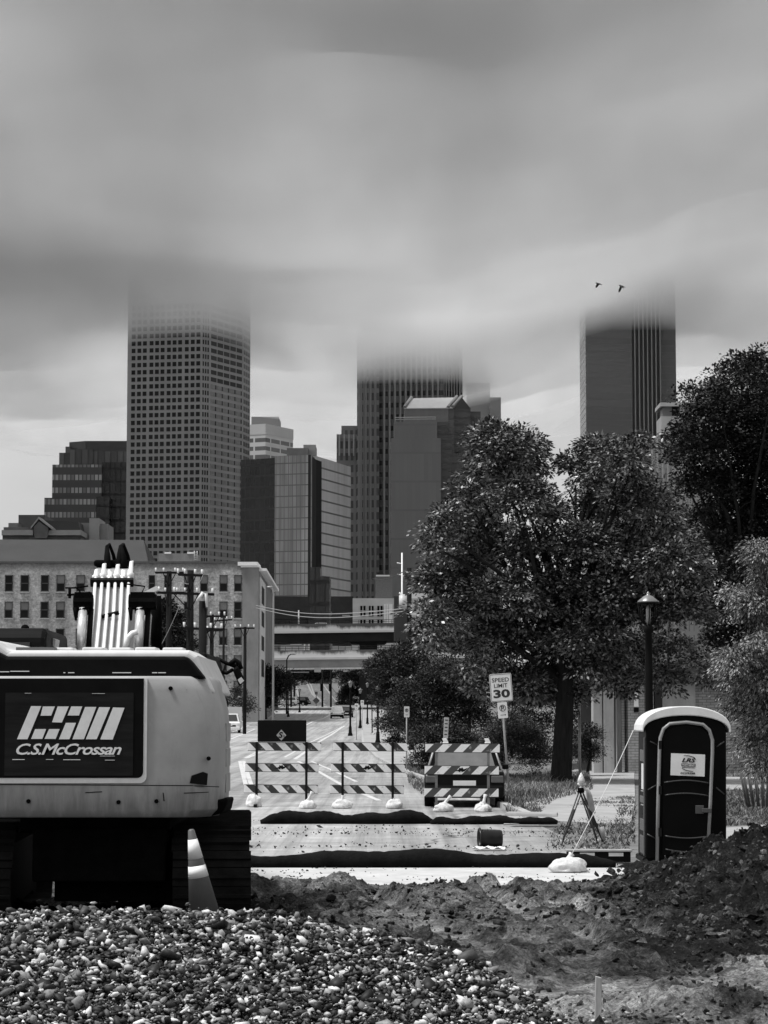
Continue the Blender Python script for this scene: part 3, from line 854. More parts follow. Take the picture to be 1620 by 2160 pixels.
    for k in range(6):
        dx = -.2+.08*k + (.01 if k % 2 else 0); h = (.10, .17, .07, .16, .09, .2)[k]
        p = bp(26.68, dx, .03); e = p+Vector((.012, .02, h))
        MB().path([p, p.lerp(e, .35), p.lerp(e, .4), e, e+Vector((.01, .05, .01))], [.042, .042, .028, .024, .01], 9).build('pipe_fitting', WHITE, boom)
        p = bp(23.95, dx, .06)
        MB().path([p+Vector((0,.12,.07)), p+Vector((0,.05,.03)), p, p+Vector((.02*(k-2.5), -.2, -.13))], [.022, .036, .038, .026], 9).build('pipe_fitting', WHITE, boom)
    for (x0_, dx) in ((-.07, -.02), (.07, .0), (.13, -.05)):
        p = bp(27.05, x0_, 0)
        MB().path([p, p+Vector((dx*.5, .05, .15)), p+Vector((dx, .10, .27)), p+Vector((dx+.02, .16, .30)), p+Vector((dx+.05, .34, .18)), p+Vector((dx+.08, .5, -.05))], [.05, .038, .022, .018, .022, .035], 10).build('hose', RUBBER, boom)
    MB().box(bp(27.25, 0, .03), (.46, .3, .08)).build('boom_head', GREASE, boom, bevel=.03)
    # boom cylinders either side
    for (px, bx0, bx1) in ((174, 156, 196), (295, 272, 330)):
        c0 = at(px-4, 1372, 24.2); c1 = at(px+1, 1284, 24.35); c1b = at(px+3, 1250, 24.6)
        cy_ = MB().tube(c0, c1, .048, n=14).build('boom_cylinder', CHROME, ex)
        e0 = at(bx0, 1270, 24.4); e1 = at(bx1, 1270, 24.4)
        mb = MB(); mb.tube(e0, e1, .085, n=9, smooth=False); mb.box((e0+e1)/2+Vector((0,0,.02)), ((e1-e0).length*.85, .14, .17)); mb.tube(at(px+2, 1292, 24.35), at(px+3, 1262, 24.45), .066, n=12); mb.tube(e0+Vector((.02,-.05,-.06)), e0+Vector((.03,-.05,-.2)), .03, .012, 7)
        mb.build('cylinder_mount', GREASE, cy_)
        MB().tube(c0+Vector((.075, .06, 0)), c1+Vector((.08, .06, 0)), .03, n=8).build('cylinder_barrel', BLACK, cy_)
    MB().path([at(265, 1372, 24.1), at(270, 1345, 24.1), at(279, 1336, 24.1), at(290, 1333, 24.1)], .03, 8).build('hose_guard', WHITE, ex)
    MB().path([at(306, 1372, 24.3), at(309, 1320, 24.5), at(312, 1300, 24.6), at(306, 1280, 24.7)], [.05, .05, .045, .03], 10).build('valve_cover', YEL, ex, bevel=0)
    H_ = lambda pts, r_: MB().path([at(*p) for p in pts], r_, 6).build('handrail', GREASE, ex)
    H_([(138,1240,24.8), (160,1240,24.8), (186,1236,24.8)], .010); H_([(142,1255,24.8), (172,1253,24.8), (190,1250,24.8)], .014)
    H_([(147,1240,24.8), (147,1262,24.8)], .016); H_([(268,1232,24.8), (306,1237,24.8), (296,1256,24.8)], .010); H_([(158,1238,24.8), (168,1246,24.8), (170,1256,24.8)], .010)
    ml = MB().path([at(330, 1372, 25.2), at(331, 1300, 25.2), at(327, 1258, 25.2)], [.06, .06, .07], 10).build('lamp_mast', GREASE, ex)
    MB().box(at(319, 1247, 25.2), (.16, .08, .05), ry=R(-26)).build('work_lamp', WHITE, ml)
    # mirror
    mr_ = MB()
    mr_.path([at(*p, 24.5) for p in ((440,1396), (447,1392), (457,1388), (478,1399), (497,1406))], .02, 8)
    mr_.path([at(*p, 24.5) for p in ((440,1396), (448,1410), (462,1417), (478,1420), (492,1412))], .02, 8)
    mr_.path([at(*p, 24.5) for p in ((485,1402), (496,1392), (503,1398), (508,1412))], .03, 8)
    mr_.path([at(*p, 24.5) for p in ((438,1394), (425,1390), (420,1400))], .025, 8)
    mir = mr_.build('mirror_frame', BLACK, ex)
    MB().hull8([at(448,1400,24.5), at(470,1414,24.5), at(470,1414,24.53), at(448,1400,24.53), at(452,1394,24.5), at(474,1401,24.5), at(474,1401,24.53), at(452,1394,24.53)]).build('mirror_glass', M('mirror glass', .3, .1), mir)
    MB().hull8([at(490,1412,24.45), at(505,1449,24.45), at(505,1449,24.6), at(490,1412,24.6), at(502,1404,24.45), at(518,1436,24.45), at(518,1436,24.6), at(502,1404,24.6)]).build('mirror_head', BLACK, mir, bevel=.02)
    MB().hull8([at(501,1434,24.44), at(507,1443,24.44), at(507,1443,24.45), at(501,1434,24.45), at(509,1428,24.44), at(515,1436,24.44), at(515,1436,24.45), at(509,1428,24.45)]).build('mirror_glass', WHITE, mir)
    # undercarriage
    ub = MB(); ub.bb(-3.14, -2.0, 21.9, 25.6, .34, .95); ub.tube((-2.72, 23.6, .9), (-2.72, 23.6, 1.2), .62, n=24)
    ub.hull8([(-3.42,21.6,1.02),(-2.02,21.6,1.02),(-2.02,24.8,1.02),(-3.42,24.8,1.02),(-3.42,21.5,1.2),(-2.0,21.5,1.2),(-2.0,24.8,1.2),(-3.42,24.8,1.2)])
    ub.bb(-3.3, -2.05, 21.55, 22.2, .55, 1.05)
    ub.build('undercarriage', GREASE, ex, bevel=.02)
    def yaw(mb, a=R(3.4)):
        ca, sa = math.cos(a), math.sin(a)
        mb.v = [(-1.25+(x+1.25)*ca-(y-21.5)*sa, 21.5+(x+1.25)*sa+(y-21.5)*ca, z) for x, y, z in mb.v]
        return mb
    def track(x0, x1):
        mb = MB(); L0, L1, r, zc = 21.95, 25.65, .47, .53
        N = 62; per = 2*(L1-L0)+2*math.pi*r
        mudr = random.Random(int(x0*100))
        for k in range(N):
            s = k/N*per
            if s < L1-L0: y, z, a = L0+s, zc+r, 0
            elif s < L1-L0+math.pi*r: th = (s-(L1-L0))/r; y, z, a = L1+r*math.sin(th), zc+r*math.cos(th), -th
            elif s < 2*(L1-L0)+math.pi*r: y, z, a = L1-(s-(L1-L0)-math.pi*r), zc-r, math.pi
            else: th = (s-2*(L1-L0)-math.pi*r)/r; y, z, a = L0-r*math.sin(th), zc-r*math.cos(th), math.pi-th
            j = mudr.uniform(-.012, .012)
            mb.box(((x0+x1)/2+j, y, z), (x1-x0, .165, .035), rx=a)
            o = Vector((0, -math.sin(a)*.03, math.cos(a)*.03))
            mb.box(((x0+x1)/2+j, y+o.y, z+o.z), (x1-x0, .03, .05), rx=a)
        tr = yaw(mb).build('track', M('muddy track steel', .010, .9, .6, 5, bump=.8, bsc=14, spec=.1), ex)
        mb = MB(); mb.bb(x0+.15, x1-.15, L0, L1, .2, .82); mb.tube((x0+.16, L0, zc), (x1-.16, L0, zc), .40, n=20); mb.tube((x0+.16, L1, zc), (x1-.16, L1, zc), .40, n=20)
        yaw(mb).build('track_frame', GREASE, tr)
    track(-1.98, -1.25); track(-4.2, -3.47)
    return ex
excavator()
# mud banked up under and behind the machine
n = 1500
px = rng.uniform(-4.0, -.9, n); py = rng.uniform(19.2, 24, n)
ph = .1+.16*np.clip(fbm(px, py, 1.1, 4, .6, 2)+.6, 0, 1.2)*np.exp(-((py-20.6)/1.2)**2)
D = np.exp(rng.normal(-2.3, .4, n))
tag(scatter_lumps('mud_bank', np.stack([px, py, ph], -1), D, dirt_mat('mud', .02, .16, False), (1, .9, .6), 2, .4, .5, 8, smooth=False), kind='stuff')

# ------------------------------------------------------------------ traffic cone
def cone():
    c = thing('traffic_cone', 'tall traffic cone with two white bands leaning against the excavator track', 'cone', (0, 0, 0))
    b = at(434, 1948, 19.6); c.location = b; c.rotation_euler = (R(4), R(-9), 0)
    H = .80; r0, r1 = .145, .028
    def rr(z): return r0+(r1-r0)*z/H
    OR = M('orange plastic', .10, .5, .15, 6)
    body = MB().lathe([(rr(0), 0), (rr(H), H), (rr(H)*.6, H+.01), (.0, H+.01)], n=28).build('cone_body', OR, c, world=False)
    RW = M('reflective sleeve', .85, .5, .1, 10)
    MB().lathe([(rr(.40)+.002, .40), (rr(.50)+.002, .50)], n=28).build('reflective_band', RW, c, world=False)
    MB().lathe([(rr(.56)+.002, .56), (rr(.725)+.002, .725)], n=28).build('reflective_band', RW, c, world=False)
    MB().extrude(rrect(-.2, .2, -.2, .2, .05), 'z', -.04, .0).build('cone_base', RUBBER, c, world=False)
cone()

# ------------------------------------------------------------------ wooden stake
sp = at(1261, 2172, 15.3)
st_ = MB(); st_.hull8([(-.028,-.02,-.15),(.02,-.02,-.15),(.02,.02,-.15),(-.028,.02,-.15),(-.012,-.02,.33),(.028,-.02,.32),(.028,.02,.32),(-.012,.02,.33)])
o = st_.build('stake', M('weathered wood', .42, .85, .3, 8, bump=.5, bsc=40, stretch=(6, 6, .6)), bevel=.004)
o.location = (sp.x, sp.y, sp.z+.02); tag(o, 'pale wooden survey stake standing in the dirt beside the gravel', 'stake')

# ------------------------------------------------------------------ black silt socks across the street
SOCK = M('black silt sock', .008, .95, .7, 3, bump=1.0, bsc=18, spec=.08, dirt=.0)
def sock(name, label, x0, x1, y, r, seed, n=60):
    rr = random.Random(seed); pts = []; rad = []
    for i in range(n+1):
        f = i/n; x = x0+(x1-x0)*f
        k = r*(1+.14*math.sin(f*11+seed)+.10*math.sin(f*27+2*seed)+.035*rr.uniform(-1, 1))*(min(1, .45+9*f, .45+9*(1-f)))
        pts.append((x, y+.05*math.sin(f*9+seed), k*.78)); rad.append(k)
    mb = MB().path(pts, rad, 12)
    mb.v = [(v[0], v[1], max(.012, v[2])) for v in mb.v]
    tag(mb.build(name, SOCK), label, 'silt sock', 'black silt socks across the road')
sock('silt_sock', 'long black silt sock lying nearest, from the excavator track to the toilet', -3.2, 3.2, 31.8, .125, 2, 90)
sock('silt_sock', 'thick black silt sock in front of the two left barricades', -2.4, .95, 44.6, .128, 5)
sock('silt_sock', 'thin black silt sock in front of the dark car and right barricade', .9, 3.35, 44.4, .088, 9)

# ------------------------------------------------------------------ sandbags
BAGM = M('white woven bag', .66, .8, .22, 14, bump=.9, bsc=22, spec=.15, dirt=.55)
def bag_mesh(seed, L=.42, W=.28, H=.2, tail=1.0):
    r = np.random.default_rng(seed); V, Fc = ico(4)
    V = V.copy(); d = r.normal(size=(26, 3)); d /= np.linalg.norm(d, axis=1)[:, None]
    k = 1 + (r.normal(0, .15, 26)*np.exp(-((1-V @ d.T)/.035))).sum(1) + .16*(np.abs(np.sin(V[:, 0]*4.2+V[:, 1]*3+seed))-.6)*np.clip(V[:, 2]+.3, 0, 1)
    V = V*k[:, None]
    th = np.arctan2(V[:, 1], V[:, 0])
    V *= (1+.045*np.sin(th*9+seed+V[:, 2]*5))[:, None]
    V = V*np.array([L/2, W/2, H*.62]); V[:, 2] = np.maximum(V[:, 2]+H*.34, .0); V[:, :2] *= (1.18-.32*np.clip(V[:, 2:]/H, 0, 1))
    return V, Fc
def sandbag(p, label, seed, rz=0, L=.42, W=.28, H=.2, tail=(.08, 0, .16)):
    t = thing('sandbag', label, 'sandbag', p, rz, 'white sandbags on the road')
    V, Fc = bag_mesh(seed, L, W, H)
    np_mesh('bag', V, Fc, BAGM, parent=t, smooth=True)
    b = Vector((0, 0, H*.85)); q = b+Vector(tail)
    mb = MB().path([b-Vector((0,0,.06)), b.lerp(q, .3), b.lerp(q, .6), q], [.08, .035, .03, .045], 9)
    mb.build('tied_neck', BAGM, t, world=False)
bases = [((535,1702,53), 'crumpled white sandbag at the left foot of the barricade with the black sign', .34, .26, .3, (-.02,0,.05)),
         ((650,1708,52), 'white sandbag with upright neck, right foot of the barricade with black sign', .36, .25, .2, (.1,0,.2)),
         ((722,1705,52), 'white sandbag behind the black sock at the left foot of the middle barricade', .44, .28, .22, (.02,0,.1)),
         ((832,1708,52), 'smooth white sandbag at the right foot of the middle barricade', .36, .3, .22, (.0,0,.04)),
         ((936,1712,50.2), 'white sandbag with a long neck before the dark car, left of two', .42, .26, .2, (.16,0,.16)),
         ((1019,1711,50.2), 'white sandbag spread before the dark car, right of two', .4, .26, .2, (.06,0,.2))]
for i, (p, lb, L, W_, H, tl) in enumerate(bases):
    v = at(*p); sandbag((v.x, v.y-.15, .02), lb, 30+i, .2*i-.4, L, W_, H, tl)
v = ground(1199, 1843)
sandbag((v.x, v.y, .03), 'large white sandbag on the pale concrete tied to the toilet by a cord', 77, .15, .48, .3, .2, (.05, .02, .06))
bagtop = Vector((v.x+.05, v.y+.02, .26))

# ------------------------------------------------------------------ barricades
def stripe_mat(name, sgn, dark=.022):
    t = NT(name); co = t.n('ShaderNodeTexCoord').outputs['Object']; s = t.n('ShaderNodeSeparateXYZ'); t.l(co, s.inputs[0])
    f = t.math('FRACT', t.math('ADD', t.math('MULTIPLY', t.math('ADD', s.outputs['X'], t.math('MULTIPLY', s.outputs['Z'], sgn)), 2.45), 10.28))
    st = t.math('GREATER_THAN', f, .5)
    n = t.noise(co, 9, 7, .75); sc = t.ramp(n, .57, .63, 0, .65)
    g = t.mix(st, t.math('MULTIPLY', t.ramp(n, .3, .7, .92, 1.08), .78), dark)
    g = t.mix(sc, g, .3)
    edge = t.math('GREATER_THAN', t.math('ABSOLUTE', s.outputs['Z']), .088)
    g = t.mix(edge, g, .02)
    t.base(g); t.b.inputs['Roughness'].default_value = .45
    return t.m
SL = stripe_mat('striped board falling right', 1.0); SR = stripe_mat('striped board rising right', -1.0, .05)
POSTM = M('steel post', .010, .6, .3, 8, spec=.1); POSTG = M('grey steel post', .2, .6, .3, 8)
def barricade(p, label, sm, front, w=1.70, tilt=0.0, postm=None):
    b = thing('barricade', label, 'barricade', (p.x, p.y, 0), 0, 'striped barricades closing the street')
    pm = postm or POSTM
    for x in (-.58, .57):
        mb = MB().bb(x-.028, x+.028, -.03, .03, 0, 1.5); mb.bb(x-.035, x+.035, -.6, .6, .02, .08)
        mb.build('post', pm, b, world=False)
    for i, z in enumerate((1.39, .905, .415)):
        dx = (.06, 0, -.02)[i] if front else (0, -.02, -.03)[i]
        y = -.065 if not front else .05
        rl = MB().box((0, 0, 0), (w, .05, .2)).build('rail', sm, b, world=False, bevel=.006)
        rl.location = (dx, y, z); rl.rotation_euler = (0, R(tilt), 0)
        if i == 1:
            em = MB(); w2 = .16
            em.extrude([(-w2,-.035),(-.05,.005),(-.03,.05),(0,.03),(.03,.055),(.06,.01),(w2,.045),(.08,-.03),(.02,-.05),(0,-.02),(-.02,-.055),(-.07,-.03)], 'y', -.030, -.026)
            em.ball((0, -.03, .01), .022, 8, 6, (1, .2, 1))
            e = em.build('emblem', BLACK, rl, world=False); e.location = ((-.02, .03, .04)[0], 0, .01)
    return b
b1 = barricade(at(594, 1702, 53), 'striped barricade carrying the black sign panel with a diamond', SL, True, tilt=.4)
pl = MB().extrude(rrect(-.56, .57, 1.50, 2.0, .025), 'y', -.055, -.03).build('sign_panel', PANEL, b1, world=False, bevel=.004)
dm = MB().extrude([(0,1.53),(.115,1.655),(0,1.785),(-.115,1.655)], 'y', -.062, -.054).build('diamond', M('tarnished sticker', .3, .6, .2, 10), pl, world=False)
dm.location = (-.01, 0, 0)
ts = text('diamond_letter', 'S', .2, BLACK, pl, (-.015, -.064, 1.66), shear=.15, bold=.006); fit(ts, -.0, .1, -.07, .07); ts.location = (-.025, -.065, 1.66)
tc_ = text('diamond_letter', '2', .1, BLACK, pl, (0, 0, 0), bold=.002); fit(tc_, 0, .035, 0, .05); tc_.location = (.05, -.065, 1.635)
b2 = barricade(at(776, 1704, 52.6), 'striped barricade standing in the middle with no sign on top', SL, True, tilt=.5)
b3 = barricade(at(976, 1710, 50.6), 'striped barricade in front of the dark parked car', SR, False, w=1.64, tilt=.3, postm=POSTG)
for x in (-.38, .55):
    mb = MB().bb(x-.06, x+.07, -.05, .05, 1.49, 1.52); mb.hull8([(x-.04,-.04,1.52),(x+.07,-.04,1.52),(x+.07,.04,1.52),(x-.04,.04,1.52),(x-.07,-.04,1.6),(x+.03,-.04,1.6),(x+.03,.04,1.6),(x-.07,.04,1.6)])
    mb.build('light_bracket', WHITE, b3, world=False, bevel=.01)

# ------------------------------------------------------------------ portable toilet
def toilet():
    TX, TYY = (1439-810)/145.0, 33.0
    t = thing('portable_toilet', 'black portable toilet with a domed white roof and lettered sign on its door', 'toilet', (TX, TYY, -.02), R(-1.5))
    t.rotation_euler = (0, R(.7), R(-1.0))
    W_, D_ = .58, 1.15
    BLK = M('black moulded plastic', .003, .45, .4, 3, spec=.08); RIB = M('moulded rib', .045, .4, .2, 4, spec=.3)
    GREYF = M('grey door frame', .30, .4, .2, 6, metal=.2)
    arc = [(W_*math.cos(R(a))*1.0, 1.92+.24*math.sin(R(a))) for a in range(0, 181, 12)]
    MB().extrude([(-W_, .06), (W_, .06)] + arc, 'y', 0, D_).build('cabin', BLK, t, world=False, bevel=.03, seg=3)
    sk = MB(); sk.bb(-.62, .62, .03, D_-.02, -.02, .08); sk.build('skid_base', BLK, t, world=False, bevel=.02)
    def rarc(a, h, zb): return [(a*math.cos(R(d)), zb+h*abs(math.sin(R(d)))**.8) for d in range(0, 181, 9)]
    out_ = rarc(.645, .36, 1.90); inn = rarc(.62, .245, 1.88)[::-1]
    roof = MB().extrude(out_ + inn, 'y', -.06, D_+.05).build('roof', M('translucent white roof', .74, .5, .08, 4, dirt=.35), t, world=False, bevel=.02, seg=3)
    vt = MB().tube((.3, .8, 2.1), (.3, .8, 2.42), .05, n=12)
    # door
    dpoly = [(-.345, .12), (.345, .12), (.345, 1.75)] + [(.345*math.cos(R(a)), 1.78+.2*math.sin(R(a))) for a in range(10, 171, 16)] + [(-.345, 1.75)]
    door = MB().extrude(dpoly, 'y', -.035, .0).build('door', BLK, t, world=False, bevel=.012)
    fr = [(-.42, -.03, .0), (-.405, -.03, .9), (-.385, -.03, 1.66), (-.375, -.03, 1.8), (-.33, -.03, 1.93), (-.24, -.03, 2.005), (0, -.03, 2.03), (.24, -.03, 2.0), (.33, -.03, 1.92), (.375, -.03, 1.78), (.375, -.03, 1.6), (.345, -.03, .9), (.31, -.03, .25)]
    MB().path(fr, .026, 10).build('door_frame', GREYF, t, world=False)
    for (z, h, hw) in ((1.16, .035, .32), (.98, .03, .31), (.40, -.03, .31), (.21, -.035, .3)):
        MB().path([(-hw+2*hw*k/10, -.036, z+h*math.sin(math.pi*k/10)) for k in range(11)], .011, 6).build('moulded_rib', RIB, door, world=False)
    for (x0, z0, x1, z1) in ((-.55,1.05,-.43,1.12), (.43,1.1,.55,1.0), (-.56,.42,-.44,.36), (.36,.36,.52,.46), (-.52,1.75,-.42,1.7), (.44,1.68,.55,1.76)):
        MB().tube((x0,-.002,z0), (x1,-.002,z1), .011, n=6).build('moulded_rib', RIB, t, world=False)
    hg = MB()
    for z in (1.7, 1.05, .45): hg.bb(-.40, -.355, -.06, -.03, z-.06, z+.06)
    hg.build('hinge', DARKM, door, world=False)
    lt = MB().bb(.13, .25, -.05, -.03, .72, .84); lt.bb(.22, .36, -.075, -.035, .74, .80); lt.build('latch', M('dull latch', .06, .5), door, world=False, bevel=.006)
    sg = MB().extrude(rrect(-.265, .225, 1.26, 1.575, .005), 'y', -.044, -.036).build('door_sign', M('white sign', .75, .5, .08, 5), door, world=False)
    sg.rotation_euler = (0, R(1.6), 0)
    K = M('sign ink', .012, .6)
    def T(body, x0, x1, z0, z1, mat, shear=0, bold=0.0):
        o = text('sign_lettering', body, .1, mat, sg, (0, 0, 0), shear=shear, bold=bold); fit(o, x0, x1, z0, z1)
        o.location = ((x0+x1)/2, -.0465, (z0+z1)/2); return o
    T('LRS', -.108, .092, 1.452, 1.515, K, .3, .004)
    T('612.219.5289', -.122, .088, 1.285, 1.312, K, .2, .0025)
    bar = MB().bb(-.112, .09, -.0465, -.044, 1.395, 1.435); bar.bb(-.10, .08, -.0465, -.044, 1.375, 1.383); bar.build('sign_bar', K, sg, world=False)
    o = T('PORTABLES', -.100, .078, 1.403, 1.427, M('sign white', .75), .2, .002); o.location.y = -.049
    sw = MB()
    for pts in ([(-.08,1.552),(-.02,1.550),(.03,1.540),(.07,1.525),(.085,1.515)], [(-.105,1.372),(-.09,1.358),(-.05,1.342),(0,1.332),(.06,1.329)]):
        sw.path([(x, -.0455, z) for x, z in pts], [.003, .005, .0055, .006, .003], 6)
    sw.build('sign_swoosh', K, sg, world=False)
    # side wall fittings on the left flank
    sd_ = MB(); sd_.bb(-.596, -.578, .14, .5, 1.05, 1.42); LS = sd_.build('side_sticker', M('white sticker', .7, .5), t, world=False)
    mb = MB()
    for (z0, z1) in ((1.45, 1.62), (.85, .95), (.45, .62), (.12, .38)): mb.bb(-.60, -.575, .1, .7, z0, z1)
    mb.bb(-.605, -.575, .06, .1, .1, 1.8); mb.build('side_panel', M('grey plastic', .09, .5, .2), t, world=False, bevel=.01)
    lk = MB()
    for z in (.82, 1.02): lk.bb(-.61, -.578, .1, .45, z, z+.012)
    lk.build('side_trim', STEEL, t, world=False)
    return t
toilet()
# cord from the roof corner to the sandbag
p0 = at(1336, 1540, 33.0); mb = MB(); mb.path([p0.lerp(bagtop, k/12)+Vector((0, 0, -.05*math.sin(math.pi*k/12))) for k in range(13)], .0055, 6)
tag(mb.build('cord', M('pale rope', .6, .8)), 'taut pale cord from the toilet roof down to a white sandbag', 'cord')

# ------------------------------------------------------------------ survey tripod with a bagged instrument
def tripod():
    b = at(1226, 1780, 37.4); t = thing('survey_tripod', 'dark survey tripod with a white plastic bag over its head', 'tripod', (b.x, b.y, 0))
    Y = 37.4; hd = at(1225, 1668, Y)
    feet = [at(1184, 1768, 37.0), at(1262, 1772, 37.3), at(1272, 1758, 37.9)]
    TW = M('dark tripod wood', .02, .6, .3, 8)
    for k, f in enumerate(feet):
        f = Vector((f.x, f.y, .03)); mb = MB(); s = Vector((.022, 0, 0))
        mb.tube(hd-s, f.lerp(hd, .3)-s, .011, n=7); mb.tube(hd+s, f.lerp(hd, .3)+s, .011, n=7); mb.tube(hd.lerp(f, .35), f, .019, .016, 8)
        mb.box(f.lerp(hd, .32), (.07, .03, .05))
        lg = mb.build('leg', TW, t)
        MB().tube(f+Vector((0,0,.08)), f-Vector((0,0,.03)), .02, .005, 8).build('foot', STEEL, lg)
    MB().tube(hd-Vector((0,0,.03)), hd+Vector((0,0,.05)), .06, .05, 14).build('head', GREASE, t)
    V, Fc = ico(3); r = np.random.default_rng(4)
    V = V*(1+.12*np.sin(V[:, 0]*9+V[:, 2]*7)*np.cos(V[:, 1]*8))[:, None]; V = V*np.array([.045, .045, .10])
    V[:, :2] *= (1.15-.75*np.clip(V[:, 2:]/.12, -.3, 1)); 
    c = at(1226, 1643, Y)-t.location
    np_mesh('plastic_bag', V+np.array(c[:]), Fc, BAGM, parent=t, smooth=True)
    mb = MB(); mb.path([at(1219,1652,Y), at(1222,1656,Y), at(1236,1654,Y)], .02, 7); mb.tube(at(1227,1660,Y), at(1218,1668,Y), .03, .012, 7); mb.tube(at(1230,1660,Y), at(1238,1667,Y), .03, .014, 7)
    mb.build('bag_skirt', BAGM, t)
    mb = MB().path([at(1238,1662,Y+.1), at(1243,1680,Y+.1), at(1249,1705,Y+.1), at(1254,1716,Y+.1)], [.03, .05, .045, .02], 8)
    mb.build('hanging_wrap', M('grey cloth wrap', .35, .8, .3, 9), t)
    MB().path([at(1268,1745,Y+.3), at(1274,1770,Y+.3)], [.05, .03], 8).build('foot_wrap', M('grey cloth', .3, .8, .3, 9), t)
tripod()

# ------------------------------------------------------------------ bucket lying on its side, rag, low skid
bk = ground(1032, 1789)
B = thing('bucket', 'black plastic bucket lying on its side on the road', 'bucket', (bk.x, bk.y, 0), R(8))
mb = MB(); prof = [(.125, 0), (.135, .03), (.14, .12), (.145, .34), (.162, .345), (.162, .37), (.148, .372), (.14, .3), (.125, .03)]
mb.lathe(prof, n=24)
mb.v = [(.2-v[2], v[1], v[0]+.155) for v in mb.v]
mb.build('bucket_body', M('black bucket plastic', .006, .35, .3, 4, spec=.4), B, world=False)
MB().path([(-.15+.0*k, .155*math.cos(R(a)), .155+.17*math.sin(R(a))) for k, a in enumerate(range(-10, 195, 20))], .005, 6).build('handle', DARKM, B, world=False)
rg = ground(1030, 1796)
rag = MB(); rr = random.Random(3)
vs_ = []; fs_ = []
for i in range(15):
    for j in range(6):
        vs_.append((rg.x-.25+i*.036+.01*rr.random(), rg.y-.1+j*.045, .03+.028*(rr.random()+math.sin(i*1.3+j))*.6+.02))
for i in range(14):
    for j in range(5): fs_.append((i*6+j, i*6+6+j, i*6+7+j, i*6+j+1))
rag.add(vs_, fs_, True)
tag(rag.build('rag', M('pale rag', .72, .8, .15, 9)), 'crumpled pale rag lying below the black bucket', 'rag')
sk = at(1255, 1812, 32.9)
S_ = thing('drain_barrier', 'low black drain cover board with two white reflectors beside the toilet', 'barrier', (sk.x, sk.y, 0))
MB().bb(-.40, .5, -.12, .12, .02, .17).build('board', BLACK, S_, world=False, bevel=.01)
MB().bb(-.42, .52, -.16, .16, .172, .192).build('lid', M('grey lid', .3, .7, .3, 5), S_, world=False)
for x in (-.12, .29): MB().bb(x-.105, x+.105, -.126, -.121, .105, .155).build('reflector', WHITE, S_, world=False)
# broken slab lying by the kerb
sl = at(1130, 1727, 43.6)
tag(MB().hull8([(sl.x-.62,sl.y-.25,.22),(sl.x+.4,sl.y-.3,.2),(sl.x+.45,sl.y+.25,.22),(sl.x-.5,sl.y+.3,.24),(sl.x-.6,sl.y-.22,.27),(sl.x+.38,sl.y-.27,.25),(sl.x+.43,sl.y+.22,.27),(sl.x-.5,sl.y+.27,.28)]).build('broken_slab', CONC, bevel=.01), 'broken pale slab lying on the thin black sock', 'slab')
# ------------------------------------------------------------------ trees and shrubs
BARK = M('dark bark', .02, .95, .5, 4, bump=.8, bsc=14, stretch=(3, 3, .5), spec=.1)
def foliage(clumps, n, size, seed, droop=.5, sub=26, spread=.28, elong=2.2):
    """leaf quads folded along the midrib, gathered into twig-sized tufts on the skin of the clumps"""
    r = np.random.default_rng(seed); C = np.array([c[:3] for c in clumps]); Rr = np.array([c[3] for c in clumps])
    wgt = Rr**2; wgt = wgt/wgt.sum()
    nt_ = max(1, n//sub); ci = r.choice(len(C), nt_, p=wgt)
    d = r.normal(size=(nt_, 3)); d /= np.linalg.norm(d, axis=1)[:, None]; lowr = (d[:, 2] < -.25) & (r.random(nt_) < .8); d[lowr, 2] *= -1
    rad = Rr[ci]*(.45+.58*r.random(nt_)**.55)*(1+.10*r.normal(size=nt_))
    T = C[ci] + d*rad[:, None]*np.array([1, 1, .92])
    ts = spread*(.6+.8*r.random(nt_))
    ti = np.repeat(np.arange(nt_), sub); m = len(ti)
    off = r.normal(size=(m, 3)); off /= np.linalg.norm(off, axis=1)[:, None]; off[:, 2] = np.abs(off[:, 2])*.9-.25; off *= (.45+.75*r.random(m)**.5)[:, None]; P = T[ti] + off*1.5*ts[ti][:, None]
    od = d[ti]*.45 + off*.9 + r.normal(size=(m, 3))*.3; od[:, 2] -= droop
    od /= np.linalg.norm(od, axis=1)[:, None]
    up = np.array([0, 0, 1.]) + r.normal(size=(m, 3))*.45 + d[ti]*.35
    side = np.cross(od, up); side /= np.linalg.norm(side, axis=1)[:, None]+1e-9
    nor = np.cross(side, od)
    L = size*(.65+.7*r.random(m))[:, None]; W_ = L/elong
    b = P; t = P + od*L - nor*L*.12; mid = P+od*L*.48 + nor*L*.05
    l = mid + side*W_/2 - nor*W_*.18; rr = mid - side*W_/2 - nor*W_*.18
    V = np.stack([b, l, t, rr], 1).reshape(-1, 3); k = np.arange(m)[:, None]*4
    Fq = np.concatenate([k+np.array([[0, 1, 2]]), k+np.array([[0, 2, 3]])])
    return V, Fq
def px_clumps(lst, Y, depth, seed, squash=1.0):
    rr = random.Random(seed); s = F/Y; out_ = []
    for (px, py, rp) in lst:
        p = at(px, py, Y); out_.append((p.x, p.y+rr.uniform(-depth, depth), p.z, rp/s*squash))
    return out_
